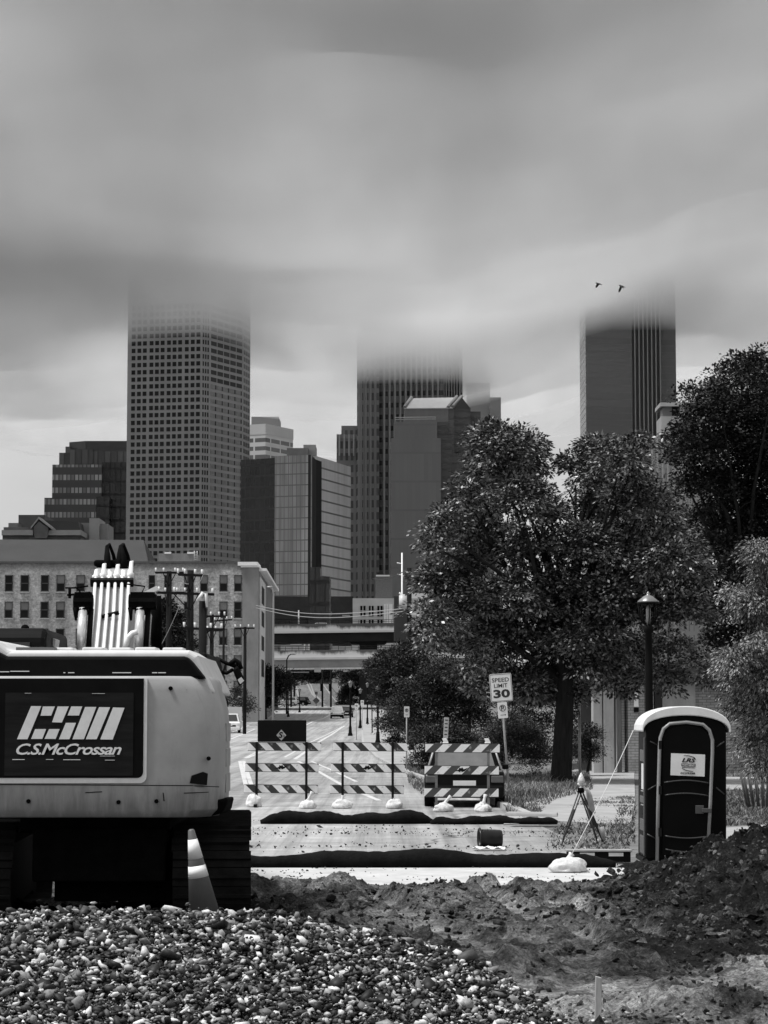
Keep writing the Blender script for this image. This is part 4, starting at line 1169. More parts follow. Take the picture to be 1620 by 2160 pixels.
def limbs(base, top, clumps, r0, seed, count=14):
    rr = random.Random(seed); mb = MB(); base = Vector(base); top = Vector(top)
    mid = base.lerp(top, .5)+Vector((rr.uniform(-.1, .1), 0, 0))
    mb.path([base-Vector((0,0,.1)), base+Vector((0,0,.25)), mid, top], [r0*1.5, r0*1.02, r0*.85, r0*.62], 12)
    for c in clumps[:count]:
        c = Vector(c[:3]); s = base.lerp(top, rr.uniform(.6, 1.0))
        m = s.lerp(c, .5)+Vector((rr.uniform(-.3, .3), rr.uniform(-.3, .3), rr.uniform(.0, .5)))
        e = s.lerp(c, .95)
        mb.path([s, s.lerp(m, .5), m, e], [r0*.4, r0*.33, r0*.24, r0*.07], 7)
        for q in range(3):
            f = m.lerp(e, rr.uniform(.1, .8)); g = f+Vector((rr.uniform(-1, 1), rr.uniform(-1, 1), rr.uniform(.1, .9)))*.9
            mb.path([f, f.lerp(g, .5)+Vector((0,0,.08)), g], [r0*.13, r0*.08, r0*.03], 5)
    return mb
def tree(name, label, cat, base, top, clumps, n, size, mat, r0, seed, group=None, count=14, **kw):
    t = thing(name, label, cat, base, 0, group)
    if top is not None: limbs(base, top, clumps, r0, seed, count).build('trunk', BARK, t, fix=False)
    V, Fq = foliage(clumps, n, size, seed, **kw)
    np_mesh('crown', V-np.array(base[:])[None], Fq, mat, parent=t)
    return t
def G(px, py, Y): 
    p = at(px, py, Y); p.z = tz(Y); return p
MAPLE = leaf_mat('maple leaves', .006, .38, .38, .55, 3.2)
DARKL = leaf_mat('dark leaves', .004, .06, .5, .25, 2.0)
PALEL = leaf_mat('pale leaves', .02, .34, .45, .5, 1.6)
BUSHL = leaf_mat('hedge leaves', .003, .05, .5, .3, 2.0)
FARL = leaf_mat('distant leaves', .006, .06, .6, .25, 1.8)

# the big street tree
cl = [(1060,985,70),(1010,1010,50),(1110,955,52),(1030,950,42),(1085,1010,58),(985,1060,40),
      (1275,960,55),(1225,985,48),(1330,970,40),(1290,1010,55),(1345,1000,30),(1248,1030,45),
      (1000,1100,75),(1090,1085,72),(1165,1095,36),(1250,1100,66),(1340,1085,75),(1400,1080,55),(1420,1150,60),
      (930,1130,48),(910,1160,34),(955,1200,60),(1050,1180,80),(1130,1170,60),(1220,1190,75),(1310,1180,80),(1390,1220,75),(1450,1240,40),
      (920,1240,48),(980,1280,70),(1080,1290,80),(1170,1270,70),(1260,1290,85),(1350,1300,80),(1430,1310,65),
      (900,1330,50),(960,1360,62),(1050,1370,70),(1130,1360,80),(1230,1380,85),(1330,1390,75),(1420,1390,60),(1460,1420,38),
      (1000,1430,45),(1085,1440,45),(1160,1430,55),(1250,1440,48),(1120,1455,36),(1330,1440,42),(1210,1420,60),(1390,1440,40),(1290,1420,55),(1110,1470,34),(1140,1465,36),(1060,1462,34),(1215,1465,36),(1020,1465,34)]
CLM = px_clumps(cl, 72, 2.6, 1)
b = G(1184, 1648, 72)
tree('street_tree', 'large leafy street tree with a thick dark trunk beside the rounded bush', 'tree', b, at(1195, 1330, 72), CLM, 150000, .135, MAPLE, .33, 5, None, 30, droop=.42, spread=.235, sub=75, elong=1.8)
# tall dark tree in the right corner
cl = [(1600,770,45),(1555,800,55),(1610,830,70),(1505,870,48),(1560,880,70),(1610,920,70),(1460,830,24),(1480,905,50),(1440,930,40),(1530,960,75),(1600,1000,80),
      (1450,985,50),(1425,975,25),(1490,1040,62),(1570,1070,80),(1620,1100,60),(1500,1110,50),(1560,1160,75),(1620,1200,70),(1510,1180,40),(1530,1240,60),(1590,1280,65),
      (1530,1330,50),(1600,1350,60),(1560,1400,60),(1640,850,70),(1660,1000,90),(1660,1150,90),(1500,1380,40),(1500,1290,34)]
CLM = px_clumps(cl, 92, 2.6, 2)
b = G(1575, 1600, 92)
tree('poplar_tree', 'tall dark small-leaved tree rising in the right corner behind the lamp post', 'tree', b, at(1570, 1200, 92), CLM, 110000, .13, DARKL, .3, 6, None, 22, droop=.2, spread=.30, sub=60, elong=1.3)
# pale drooping tree at the right edge
cl = [(1600,1180,36),(1625,1215,45),(1590,1290,45),(1625,1300,50),(1560,1260,22),(1600,1380,45),(1540,1410,34),(1575,1440,52),(1620,1440,60),(1520,1395,18),(1590,1510,48),(1625,1540,55),(1600,1585,40),(1620,1630,40),(1640,1380,50)]
CLM = px_clumps(cl, 46, .8, 3)
b = G(1650, 1700, 46)
tree('honey_locust', 'pale drooping young tree cut off by the right edge of the street scene', 'tree', b, at(1640, 1450, 46), CLM, 52000, .075, PALEL, .09, 7, None, 10, droop=.8, spread=.16, sub=60, elong=2.8)
# clipped round bush
cl = [(1080,1560,58),(1045,1580,45),(1115,1580,48),(1080,1600,55),(1035,1612,34),(1130,1612,34),(1080,1545,50)]
CLM = px_clumps(cl, 76, .5, 4)
tree('round_bush', 'clipped round dark bush behind the leaning speed limit sign', 'bush', G(1080, 1640, 76), None, CLM, 42000, .06, leaf_mat('clipped bush leaves', .004, .13, .45, .4, 2.2), .1, 8, None, droop=.1, spread=.10)
for i, (lst, Y, lb, n, sz) in enumerate((
    ([(1240,1560,26),(1225,1590,20),(1245,1595,22)], 80, 'small dark bush between the big trunk and the concrete pillars', 9000, .07),
    ([(905,1570,34),(930,1600,34),(890,1610,24),(960,1605,30),(985,1580,34),(950,1560,34)], 88, 'low dark bush behind the thin edge-on sign', 20000, .09),
    ([(900,1480,60),(960,1500,60),(1000,1480,55),(940,1440,55),(880,1540,36),(860,1500,36),(1000,1540,48),(940,1545,40)], 100, 'tall dark shrub behind the small parking sign', 40000, .11),
    ([(840,1430,48),(800,1420,30),(870,1400,48),(830,1480,44),(850,1540,36),(815,1530,24),(880,1440,40),(835,1575,22)], 135, 'dark shrub mass beside the lamp posts on the right pavement', 34000, .14),
    ([(1080,1470,50),(1140,1480,52),(1200,1480,50),(1110,1540,48),(1170,1550,48),(1230,1530,40),(1130,1600,34),(1190,1605,34),(1060,1430,44),(1150,1430,40),(1215,1590,30)], 112, 'dark shrub mass in the shade behind the big street tree', 26000, .13),
    ([(785,1408,18),(810,1395,24),(840,1385,24),(800,1440,18)], 200, 'small tree growing close to the right end of the lower bridge', 9000, .18))):
    CLM = px_clumps(lst, Y, .8, 10+i)
    c0 = lst[0]
    tree('shrub', lb, 'shrub', G(c0[0], 1600, Y), at(c0[0], c0[1], Y), CLM, n, sz, BUSHL if i < 5 else FARL, .05, 20+i, 'shrubs along the right pavement', 5, droop=.3, spread=.2)
# left-hand side and beyond
far = [([(345,1290,26),(360,1320,30),(330,1340,30),(375,1350,26),(350,1365,30),(390,1370,20),(325,1310,20)], 215, 'dark bushy tree behind the excavator boom in front of the brick building', 20000, .26),
       ([(560,1432,26),(590,1440,26),(545,1460,28),(575,1470,26),(600,1450,18),(560,1490,20)], 300, 'dark tree at the street corner right of the brick building', 14000, .3),
       ([(620,1430,16),(645,1432,14),(668,1430,14),(690,1428,12),(640,1425,14)], 430, 'dark spreading tree seen beneath the lower bridge', 11000, .35),
       ([(740,1440,20),(760,1430,22),(775,1450,22),(735,1465,16),(760,1470,18),(745,1490,14),(715,1428,14)], 430, 'dark tree right of the far road under the lower bridge', 14000, .35),
       ([(727,1475,12),(722,1490,9),(735,1495,10),(733,1460,10)], 470, 'small dark tree beside the far road behind the parked cars', 5000, .35),
       ([(480,1480,18),(500,1470,20),(520,1490,18),(505,1500,16)], 260, 'low dark shrub behind the left pavement near the white car', 3000, .25)]
for i, (lst, Y, lb, n, sz) in enumerate(far):
    CLM = px_clumps(lst, Y, 2.0, 40+i); c0 = lst[0]
    tree('distant_tree', lb, 'tree', G(c0[0], 1500, Y), at(c0[0], c0[1], Y), CLM, n, sz, FARL, .2, 50+i, 'trees farther up the street', 5, droop=.2, spread=.45)
# ------------------------------------------------------------------ signs
SIGNW = M('reflective white sheeting', .74, .4, .06, 8, dirt=.08); INK = M('black sign ink', .012, .5); POLE = M('galvanised post', .30, .5, .3, 10, metal=.2)
def sign_text(par, body, x0, x1, z0, z1, y=-.008, bold=.0, shear=0):
    o = text('sign_lettering', body, .1, INK, par, (0,0,0), bold=bold, shear=shear); fit(o, x0, x1, z0, z1)
    o.location = ((x0+x1)/2, y, (z0+z1)/2); return o
b = at(1074, 1672, 63); s = thing('speed_limit_sign', 'white speed limit 30 sign on a leaning post above a small parking plate', 'road sign', (b.x, b.y, 0))
s.rotation_euler = (0, R(-4.2), R(2))
MB().tube((0, .03, -.1), (0, .03, 3.2), .032, n=10).build('post', POLE, s, world=False)
pl = MB().extrude(rrect(-.305, .305, 2.50, 3.27, .04), 'y', -.006, .0).build('sign_plate', SIGNW, s, world=False)
bd = MB()
for (x0, x1, z0, z1) in ((-.285,.285,3.243,3.255), (-.285,.285,2.515,2.527), (-.29,-.279,2.53,3.24), (.279,.29,2.53,3.24)): bd.bb(x0, x1, -.009, -.005, z0, z1)
bd.build('sign_border', INK, pl, world=False)
sign_text(pl, 'SPEED', -.24, .235, 3.04, 3.155, bold=.001); sign_text(pl, 'LIMIT', -.19, .18, 2.885, 2.995, bold=.001)
sign_text(pl, '30', -.225, .235, 2.60, 2.835, bold=.004)
p2 = MB().extrude(rrect(-.14, .13, 2.04, 2.48, .02), 'y', -.006, .0).build('parking_plate', SIGNW, s, world=False)
def ring(par, cx, cz, r, y, tk):
    mb = MB().path([(cx+r*math.cos(a*math.pi/12), y, cz+r*math.sin(a*math.pi/12)) for a in range(24)], tk, 6, closed=True)
    mb.tube((cx-r*.7, y, cz+r*.7), (cx+r*.7, y, cz-r*.7), tk*.8, n=6)
    mb.build('prohibition_ring', INK, par, world=False)
ring(p2, 0, 2.32, .085, -.008, .008); sign_text(p2, 'P', -.04, .045, 2.255, 2.385, bold=.002)
ar = MB(); ar.bb(-.075, .06, -.009, -.005, 2.125, 2.137); ar.extrude([(.05,2.11),(.085,2.131),(.05,2.152)], 'y', -.009, -.005); ar.build('arrow', INK, p2, world=False)

def small_sign(px, ytop, ybase, Y, w, h, label, yaw, lean=0.0, parking=True):
    b = at(px, ybase, Y); top = at(px, ytop, Y)
    s = thing('parking_sign', label, 'road sign', (b.x, b.y, b.z), R(yaw), 'small parking signs on the right pavement'); H = top.z-b.z
    s.rotation_euler = (0, R(lean), R(yaw))
    MB().tube((0, .02, -.1), (0, .02, H-.02), .025, n=8).build('post', POLE, s, world=False)
    pl = MB().extrude(rrect(-w/2, w/2, H-h, H, .02), 'y', -.006, .0).build('sign_plate', SIGNW, s, world=False)
    if parking:
        ring(pl, 0, H-h*.36, w*.28, -.008, .009); sign_text(pl, 'P', -w*.13, w*.13, H-h*.5, H-h*.22, bold=.002)
        MB().bb(-w*.22, w*.22, -.009, -.005, H-h*.8, H-h*.76).build('arrow', INK, pl, world=False)
    else:
        mb = MB()
        for k in range(5): mb.bb(-w*.3, w*.3, -.009, -.005, H-h*(.16+.17*k), H-h*(.11+.17*k))
        mb.build('text_bars', INK, pl, world=False)
small_sign(858, 1490, 1640, 84, .2, .4, 'small white no parking sign on a thin post left of the dark car', 8)
small_sign(936, 1513, 1640, 72, .16, .66, 'narrow white sign seen almost edge-on above the dark car', 20, 3, False)
small_sign(752, 1484, 1560, 170, .26, .46, 'small white sign among the lamp posts farther up the right pavement', 0)
small_sign(764, 1477, 1540, 215, .3, .5, 'small white sign hanging farthest along the right pavement', 0)
# bare post beside the building, hydrant
b = at(1223, 1618, 74); mb = MB().tube((b.x, b.y, -.05), (b.x, b.y, at(1223, 1508, 74).z), .045, n=10); tag(mb.build('bare_post', POLE), 'bare pale metal post standing right of the big tree trunk', 'post')
b = ground(581, 1512); h = thing('fire_hydrant', 'dark fire hydrant on the left pavement corner', 'hydrant', (b.x-.3, b.y, b.z))
MB().lathe([(.2, 0), (.2, .06), (.13, .08), (.13, .6), (.16, .62), (.16, .68), (.12, .74), (.04, .8), (.03, .86)], n=14).build('barrel', BLACK, h, world=False)
MB().tube((-.22, 0, .45), (.22, 0, .45), .06, n=10).build('nozzle', BLACK, h, world=False)

# diamond warning sign and square sign over the far road
for (px, py, w_, lb, dia) in ((667, 1478, 15, 'dark diamond warning sign over the far road beneath the bridge', True), (667, 1462, 6, 'small square sign above the diamond warning sign', False)):
    p = at(px, py, 376); s = thing('warning_sign', lb, 'road sign', (p.x, p.y, tz(376)))
    z = p.z-tz(376); r = w_/2*376/F
    MB().tube((0, .05, 0), (0, .05, z), .05, n=8).build('post', DARKM, s, world=False)
    MB().extrude([(0, z-r), (r, z), (0, z+r), (-r, z)] if dia else [(-r, z-r), (r, z-r), (r, z+r), (-r, z+r)], 'y', -.03, .0).build('sign_plate', M('weathered orange', .06, .6, .3, 4), s, world=False)

# ------------------------------------------------------------------ lamp posts
LGL = M('frosted lantern glass', .3, .3, .1, 6)
def lamp(px, ytop, Y, label, H=None):
    top = at(px, ytop, Y); z0 = tz(Y); H = top.z-z0
    t = thing('street_lamp', label, 'lamp', (top.x, top.y, z0), 0, 'black lantern street lamps')
    MB().lathe([(.2, 0), (.2, .12), (.14, .3), (.12, .75), (.085, .85), (.075, H*.6), (.062, H-.62), (.09, H-.60), (.09, H-.55)], n=14).build('pole', BLACK, t, world=False)
    MB().lathe([(.07, H-.54), (.10, H-.5), (.19, H-.18)], n=8, smooth=False).build('lantern_glass', LGL, t, world=False)
    cg = MB()
    for k in range(8):
        a = 2*math.pi*(k+.0)/8; cg.tube((.102*math.cos(a), .102*math.sin(a), H-.5), (.195*math.cos(a), .195*math.sin(a), H-.18), .012, n=5)
    cg.path([(.195*math.cos(k*math.pi/8), .195*math.sin(k*math.pi/8), H-.18) for k in range(16)], .014, 5, closed=True)
    cg.build('lantern_cage', BLACK, t, world=False)
    MB().lathe([(.25, H-.17), (.24, H-.14), (.08, H-.03), (.03, H), (.02, H+.06)], n=16).build('lamp_cap', M('lamp cap', .12, .4, .2, 6, metal=.2), t, world=False)
    return t
lamp(797, 1445, 155, 'black lantern lamp post on the right pavement left of the dark shrubs')
lamp(739, 1436, 190, 'black lantern lamp post nearest to the silver car')
lamp(868, 1425, 128, 'black lantern lamp post half hidden in the dark shrubs')
lamp(990, 1412, 112, 'slim lamp post hidden among leaves left of the speed limit sign')
lamp(760, 1452, 235, 'black lantern lamp post between the two small white signs')
lamp(775, 1440, 262, 'small far lantern lamp post by the right-hand trees')
lamp(608, 1459, 315, 'dark lamp post on the left pavement right of the hydrant')
lamp(632, 1452, 338, 'dark lamp post at the left kerb just before the bridge')
# near lamp with a fat pole and a wide cap
top = at(1367, 1254, 45); H = top.z
t = thing('park_lamp', 'tall black lamp post with a pointed pale cap behind the toilet', 'lamp', (top.x, top.y, 0))
MB().lathe([(.2, 0), (.2, .2), (.12, .4), (.085, .9), (.075, H-1.25), (.068, H-.76), (.10, H-.74), (.10, H-.66), (.07, H-.6)], n=20).build('pole', BLACK, t, world=False)
MB().lathe([(.215, H-.16), (.205, H-.13), (.09, H-.035), (.035, H-.01), (.03, H+.02), (.012, H+.06)], n=20).build('lamp_cap', M('pale lamp cap', .2, .35, .2, 5, metal=.3), t, world=False)
cg = MB()
for k in range(8):
    a = 2*math.pi*k/8; cg.path([(.08*math.cos(a), .08*math.sin(a), H-.6), (.17*math.cos(a), .17*math.sin(a), H-.45), (.2*math.cos(a), .2*math.sin(a), H-.17)], .013, 6)
cg.path([(.205*math.cos(k*math.pi/8), .205*math.sin(k*math.pi/8), H-.17) for k in range(16)], .02, 6, closed=True)
cg.build('lantern_cage', BLACK, t, world=False)
MB().lathe([(.03, H-.6), (.045, H-.45), (.045, H-.3), (.03, H-.22)], n=12).build('lantern_glass', LGL, t, world=False)

# ------------------------------------------------------------------ utility poles
WOOD = M('tarred pole wood', .010, .9, .4, 3, stretch=(4, 4, .5), spec=.15)
INSUL = M('pale insulator', .6, .4, .1, 5)
def upole(px, ytop, Y, r, label, arms=(), lean=0.0, extra=None):
    top = at(px, ytop, Y); z0 = tz(Y)
    t = thing('utility_pole', label, 'utility pole', (top.x, top.y, z0), 0, 'wooden utility poles')
    MB().tube((0, 0, -.3), (lean, 0, top.z-z0), r*1.25, r, 12).build('pole', WOOD, t, world=False)
    s = F/Y
    for (ay, xl, xr, drop) in arms:
        a = at(xl, ay, Y-r-.1); b = at(xr, ay+drop, Y-r-.1)
        ar = MB(); c = (a+b)/2; ar.box(c, ((b-a).length, .12, .13), ry=-math.atan2(b.z-a.z, b.x-a.x))
        pr = Vector((top.x, Y-r-.1, c.z-.9))
        ar.tube(pr, c.lerp(a, .45), .03, n=5); ar.tube(pr, c.lerp(b, .45), .03, n=5)
        crossarm = ar.build('crossarm', WOOD, t)
        ins = MB()
        for f in (.03, .3, .7, .97):
            p = a.lerp(b, f); ins.tube(p, p+Vector((0, 0, .32)), .05, .07, 7)
        ins.build('insulator', INSUL, crossarm)
    return t
upole(402, 1203, 120, .17, 'wooden utility pole with two long crossarms behind the excavator hood', ((1212, 374, 428, 2), (1250, 332, 452, 4), (1325, 386, 470, 3)))
upole(357, 1205, 150, .17, 'wooden utility pole with one crossarm close to the lamp mast', ((1208, 327, 388, 0), (1250, 330, 392, 0)))
upole(428, 1268, 75, .125, 'thick black pole carrying a pale pointed bracket', ())
upole(447, 1296, 160, .14, 'utility pole with a short double crossarm left of the leaning street pole', ((1300, 432, 475, 0), (1330, 425, 468, 0)))
upole(472, 1302, 210, .10, 'thin far utility pole with a tilted crossarm', ((1310, 452, 490, -3),))
upole(517, 1322, 200, .13, 'plain utility pole with one crossarm at the corner of the brick building', ((1325, 495, 537, 0),), .0)
t = upole(863, 1198, 150, .16, 'brown utility pole with a pale transformer rising beside the big tree', ())
c = at(850, 1270, 149.6); mb = MB().tube(c-Vector((0,0,.42)), c+Vector((0,0,.42)), .26, n=16); mb.ball(c+Vector((0,0,.42)), .26, 12, 6, (1,1,.35)); mb.build('transformer', M('pale transformer', .5, .45, .15), t)
mb = MB()
for y in (1278, 1295): mb.bb(at(866, y, 149.6).x, at(886, y, 149.6).x, 149.5, 149.7, at(866, y, 149.6).z-.06, at(866, y, 149.6).z+.06)
mb.path([at(846, 1262, 149.6), at(848, 1255, 149.6), at(842, 1250, 149.6)], .06, 6)
mb.build('bracket', INSUL, t)
c = at(428, 1268, 74.8); MB().path([c+Vector((-.2,0,0)), c+Vector((.0,0,.28)), c+Vector((.1,0,.25)), c+Vector((.14,0,-.2))], [.05,.06,.06,.04], 7).build('insulator', INSUL, bpy.data.objects['utility_pole.002'])
def wire(name, a, b, sag, label, r=.025, mat=None):
    pts = [a.lerp(b, k/16)-Vector((0, 0, sag*math.sin(math.pi*k/16))) for k in range(17)]
    tag(MB().path(pts, r, 5).build(name, mat or M('pale wire', .5)), label, 'wire', 'overhead wires')
WM = M('pale cable', .3, .6); DM = M('dark cable', .03, .7)
wire('overhead_wire', at(540, 1277, 240), at(850, 1284, 150), .6, 'upper pale wire sagging in front of the bridge', .03, WM)
wire('overhead_wire', at(540, 1282, 240), at(850, 1290, 150), .7, 'lower pale wire sagging in front of the bridge', .03, WM)
wire('overhead_wire', at(785, 1220, 300), at(863, 1200, 150), .4, 'dark wire rising to the top of the pole by the tree', .03, DM)
wire('overhead_wire', at(866, 1284, 150), at(930, 1278, 148), .1, 'short pale wire running from the transformer into the tree', .02, WM)
for (a, b, lb) in (((332,1250,149),(327,1209,149),'loose pale drop wire under the left crossarm'), ((398,1232,119),(374,1212,119),'pale jumper wire left of the two-arm pole'), ((412,1233,119),(428,1214,119),'pale jumper wire right of the two-arm pole'), ((336,1368,140),(394,1240,119),'long pale wire dropping to the excavator hood')):
    wire('drop_wire', at(*a), at(*b), .15, lb, .018, WM)
# tall street light with curved arm on the left, arched light under the bridge
for (px, yb, yt, Y, arm, lb) in ((577, 1500, 1238, 250, -8, 'tall thin street light with a short arm right of the brick building'), (605, 1500, 1380, 330, 14, 'curved street light standing against the lower bridge')):
    p = at(px, yt, Y); q = at(px+arm, yt-1, Y); z0 = tz(Y)
    t = thing('street_light', lb, 'street light', (p.x, p.y, z0))
    h = p.z-z0
    MB().path([(0,0,0), (0,0,h-.8), (arm/F*Y*.25,0,h-.25), (arm/F*Y*.6,0,h), (arm/F*Y,0,h+.02)], [.13,.09,.08,.07,.06], 8).build('pole', STEEL if arm < 0 else DARKM, t, world=False)
    MB().ball((arm/F*Y, 0, h), .22, 10, 6, (1.6, 1, .5)).build('lamp_head', STEEL, t, world=False)
# signal poles beneath the bridge
for (px, lb) in ((680, 'dark signal pole right of the diamond sign'), (698, 'dark signal pole carrying a signal head by the far road'), (614, 'dark pole at the left end of the bridge')):
    Y = 372; b = G(px, 1487, Y); t = thing('signal_pole', lb, 'traffic signal', b, 0, 'signal poles under the bridge')
    h = at(px, 1412, Y).z-b.z
    MB().tube((0,0,0), (0,0,h), .16, .13, 8).build('pole', BLACK, t, world=False)
    MB().bb(-.35, -.05, -.25, .05, h*.42, h*.62).build('signal_head', BLACK, t, world=False)

# ------------------------------------------------------------------ vehicles
def vehicle(name, label, cat, loc, rz, L, Wd, H, body, rear=True, hood=.95, cab=(.16, .86, .06), pickup=False, ground_c=.2, group=None, detail=True, glass=None):
    """length along y, the end at -y faces the camera"""
    t = thing(name, label, cat, loc, rz, group)
    GL = glass or M('car glass', .05, .08, .2, 3, spec=.6)
    zb = .28*H/1.6; zs = H*.58; y0, y1 = 0, L
    prof = [(y0+.02, zb), (y0, zb+.2), (y0+.04, zs-.1), (y0+.12, zs), (y0+L*.70, zs), (y1-.15, zs-.16), (y1, zs-.35), (y1-.03, zb)]
    b = MB().extrude(prof, 'x', -Wd/2, Wd/2).build('body', body, t, world=False, bevel=.07, seg=3)
    a0, a1, ins = y0+L*cab[0]*.2, y0+L*.66, .17
    w2 = Wd/2-.05
    top0, top1 = a0+.28, a1-.75
    P = [(-w2,a0+.02,zs-.01), (w2,a0+.02,zs-.01), (w2,a1,zs-.01), (-w2,a1,zs-.01), (-w2+ins,top0,H), (w2-ins,top0,H), (w2-ins,top1,H), (-w2+ins,top1,H)]
    MB().hull8(P).build('roof', body, t, world=False, bevel=.05, seg=3)
    def win(nm, c, f0=.1, f1=.9, g0=.12, g1=.86, off=.012):
        c = [Vector(P[i]) for i in c]; n = (c[1]-c[0]).cross(c[3]-c[0]).normalized()
        def q(u, v): return c[0].lerp(c[1], u).lerp(c[3].lerp(c[2], u), v)
        A = [q(f0, g0), q(f1, g0), q(f1-.02, g1), q(f0+.02, g1)]
        MB().hull8([p for p in A]+[p+n*off for p in A]).build(nm, GL, t, world=False)
    win('rear_window', (0, 1, 5, 4), .08, .92, .1, .88); win('windscreen', (2, 3, 7, 6))
    win('side_window', (1, 2, 6, 5), .06, .94); win('side_window', (3, 0, 4, 7), .06, .94)
    wr = .33*H/1.6
    for x in (-Wd/2+.1, Wd/2-.1):
        for y in (L*.19, L*.80):
            w_ = MB().tube((x-.11, y, wr), (x+.11, y, wr), wr, n=20).build('wheel', RUBBER, t, world=False, bevel=.02)
            MB().tube((x-.115, y, wr), (x+.115, y, wr), wr*.6, n=14).build('rim', STEEL, w_, world=False)
    bm_ = MB().bb(-Wd/2+.03, Wd/2-.03, -.07, .12, zb-.02, zb+.26).build('bumper', BLACK if rear else body, t, world=False, bevel=.04)
    lm = M('dark tail lamp', .1, .2) if rear else M('clear lamp', .7, .15)
    for sx in (-1, 1):
        MB().bb(sx*(Wd/2-.17)-.14, sx*(Wd/2-.17)+.14, -.015, .1, zs-.26, zs-.1).build('tail_lamp' if rear else 'headlight', lm, t, world=False, bevel=.02)
        MB().box((sx*(Wd/2+.06), L*.55, zs+.05), (.16, .1, .12)).build('door_mirror', body, t, world=False, bevel=.03)
    MB().bb(-.26, .26, -.03, .01, zs-.34, zs-.21).build('number_plate', SIGNW, t, world=False)
    if not rear: MB().bb(-Wd*.3, Wd*.3, -.02, .02, zb+.28, zb+.42).build('grille', BLACK, t, world=False)
    return t
v = at(980, 1700, 52.4)
BLKCAR = M('black car paint', .004, .3, .1, 2, spec=.12)
car = vehicle('parked_car', 'dark car with roof rails parked behind the right barricade', 'car', (v.x, v.y, 0), R(-2), 4.6, 1.84, 1.44, BLKCAR, glass=M('sky-pale rear glass', .16, .08, .2, 3, spec=.8))  # sky reflection put into the pane colour
rl = MB()
for x in (-.55, .55): rl.tube((x, .5, 1.47), (x, 2.3, 1.47), .018, n=6)
for ob in (rl.build('roof_rail', STEEL, car, world=False), MB().path([(-.35,.14,.95), (-.1,.15,.93), (.1,.15,.94), (.12,.14,.96)], .02, 6).build('wiper', BLACK, car, world=False)): pass
tr = MB()
for sx in (-1, 1): tr.path([(sx*.86, .05, .84), (sx*.76, .2, 1.14), (sx*.68, .33, 1.40)], .022, 6)
tr.path([(-.86, .04, .84), (0, .02, .85), (.86, .04, .84)], .018, 6)
tr.build('window_trim', STEEL, car, world=False)
SILV = M('silver paint', .55, .3, .08, 2, metal=.2)
v = G(711, 1515, 305); vehicle('hatchback', 'silver hatchback driving away towards the bridge', 'car', v, R(1), 4.2, 1.8, 1.6, SILV, glass=M('sky-lit glass', .5, .2))
v = G(731, 1513, 312); vehicle('hatchback', 'dark car parked right beside the silver hatchback', 'car', v, R(1), 4.3, 1.8, 1.5, BLKCAR, group=None)
v = G(484, 1541, 205); vehicle('pickup', 'white car facing the viewer at the left kerb, half hidden by the excavator', 'car', (v.x, v.y, v.z), R(3), 4.8, 1.9, 1.75, M('white car paint', .75, .3, .06), rear=False)
v = G(652, 1488, 388); vehicle('hatchback', 'dark car parked beside the pale one beneath the bridge', 'car', v, R(75), 4.2, 1.8, 1.5, BLKCAR)
v = G(630, 1490, 385); vehicle('hatchback', 'pale car parked on the left pavement beneath the bridge', 'car', v, R(80), 4.2, 1.8, 1.5, SILV)
# ------------------------------------------------------------------ low building on the right
BRK = NT('pale brick'); co = BRK.coord('Object'); sp_ = BRK.n('ShaderNodeSeparateXYZ'); BRK.l(co, sp_.inputs[0])
cb = BRK.n('ShaderNodeCombineXYZ'); BRK.l(sp_.outputs['X'], cb.inputs[0]); BRK.l(sp_.outputs['Z'], cb.inputs[1])
bt = BRK.n('ShaderNodeTexBrick'); bt.inputs['Scale'].default_value = 1.0; bt.inputs['Brick Width'].default_value = .3; bt.inputs['Row Height'].default_value = .1
bt.inputs['Mortar Size'].default_value = .012; bt.inputs['Color1'].default_value = (.26,)*3+(1,); bt.inputs['Color2'].default_value = (.36,)*3+(1,); bt.inputs['Mortar'].default_value = (.16,)*3+(1,)
BRK.l(cb.outputs[0], bt.inputs['Vector']); nn = BRK.noise(co, 1.5, 6, .7)
mm = BRK.n('ShaderNodeRGBToBW'); BRK.l(bt.outputs[0], mm.inputs[0]); BRK.base(BRK.math('MULTIPLY', mm.outputs[0], BRK.ramp(nn, .3, .7, .75, 1.25))); BRK.b.inputs['Roughness'].default_value = .9
BRICK = BRK.m
PIL = M('stained concrete pillar', .36, .9, .3, 1.2, dirt=.5, stretch=(1.5, 1.5, .5), bump=.3, bsc=30)
Yb = 84
def bx(px, py=1600): return at(px, py, Yb).x
def bz(py): return at(810, py, Yb).z
bl = thing('brick_building', 'low pale brick building with concrete pillars behind the toilet and big tree', 'building', (bx(1400), Yb, 0))
MB().bb(bx(1325), bx(1640), Yb+.4, Yb+10, -.1, bz(1441)).build('wall', BRICK, bl)
MB().bb(bx(1235), bx(1700), Yb-.2, Yb+10, bz(1438), bz(1405)).build('fascia', M('dark fascia', .05, .8, .3, 2), bl)
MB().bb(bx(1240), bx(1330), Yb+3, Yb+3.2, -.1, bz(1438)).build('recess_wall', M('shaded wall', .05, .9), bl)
for (x0, x1, y) in ((1251,1271,0), (1273,1296,0), (1306,1315,.6)):
    MB().bb(bx(x0), bx(x1), Yb-.1+y, Yb+.6+y, -.1, bz(1436)).build('pillar', PIL, bl, bevel=.03)
MB().bb(bx(1326), bx(1360), Yb-.0, Yb+.398, -.1, bz(1443)).build('pier', BRICK, bl)
MB().bb(bx(1400), bx(1470), Yb+.2, Yb+.398, -.1, bz(1443)).build('wall_panel', PIL, bl)
MB().bb(bx(1374), bx(1381), Yb+.2, Yb+.398, bz(1500), bz(1443)).build('glass_block', M('glass block', .55, .3, .4, 6), bl)
MB().bb(bx(1384), bx(1399), Yb+.2, Yb+.398, -.1, bz(1443)).build('door', M('dark door', .015), bl)
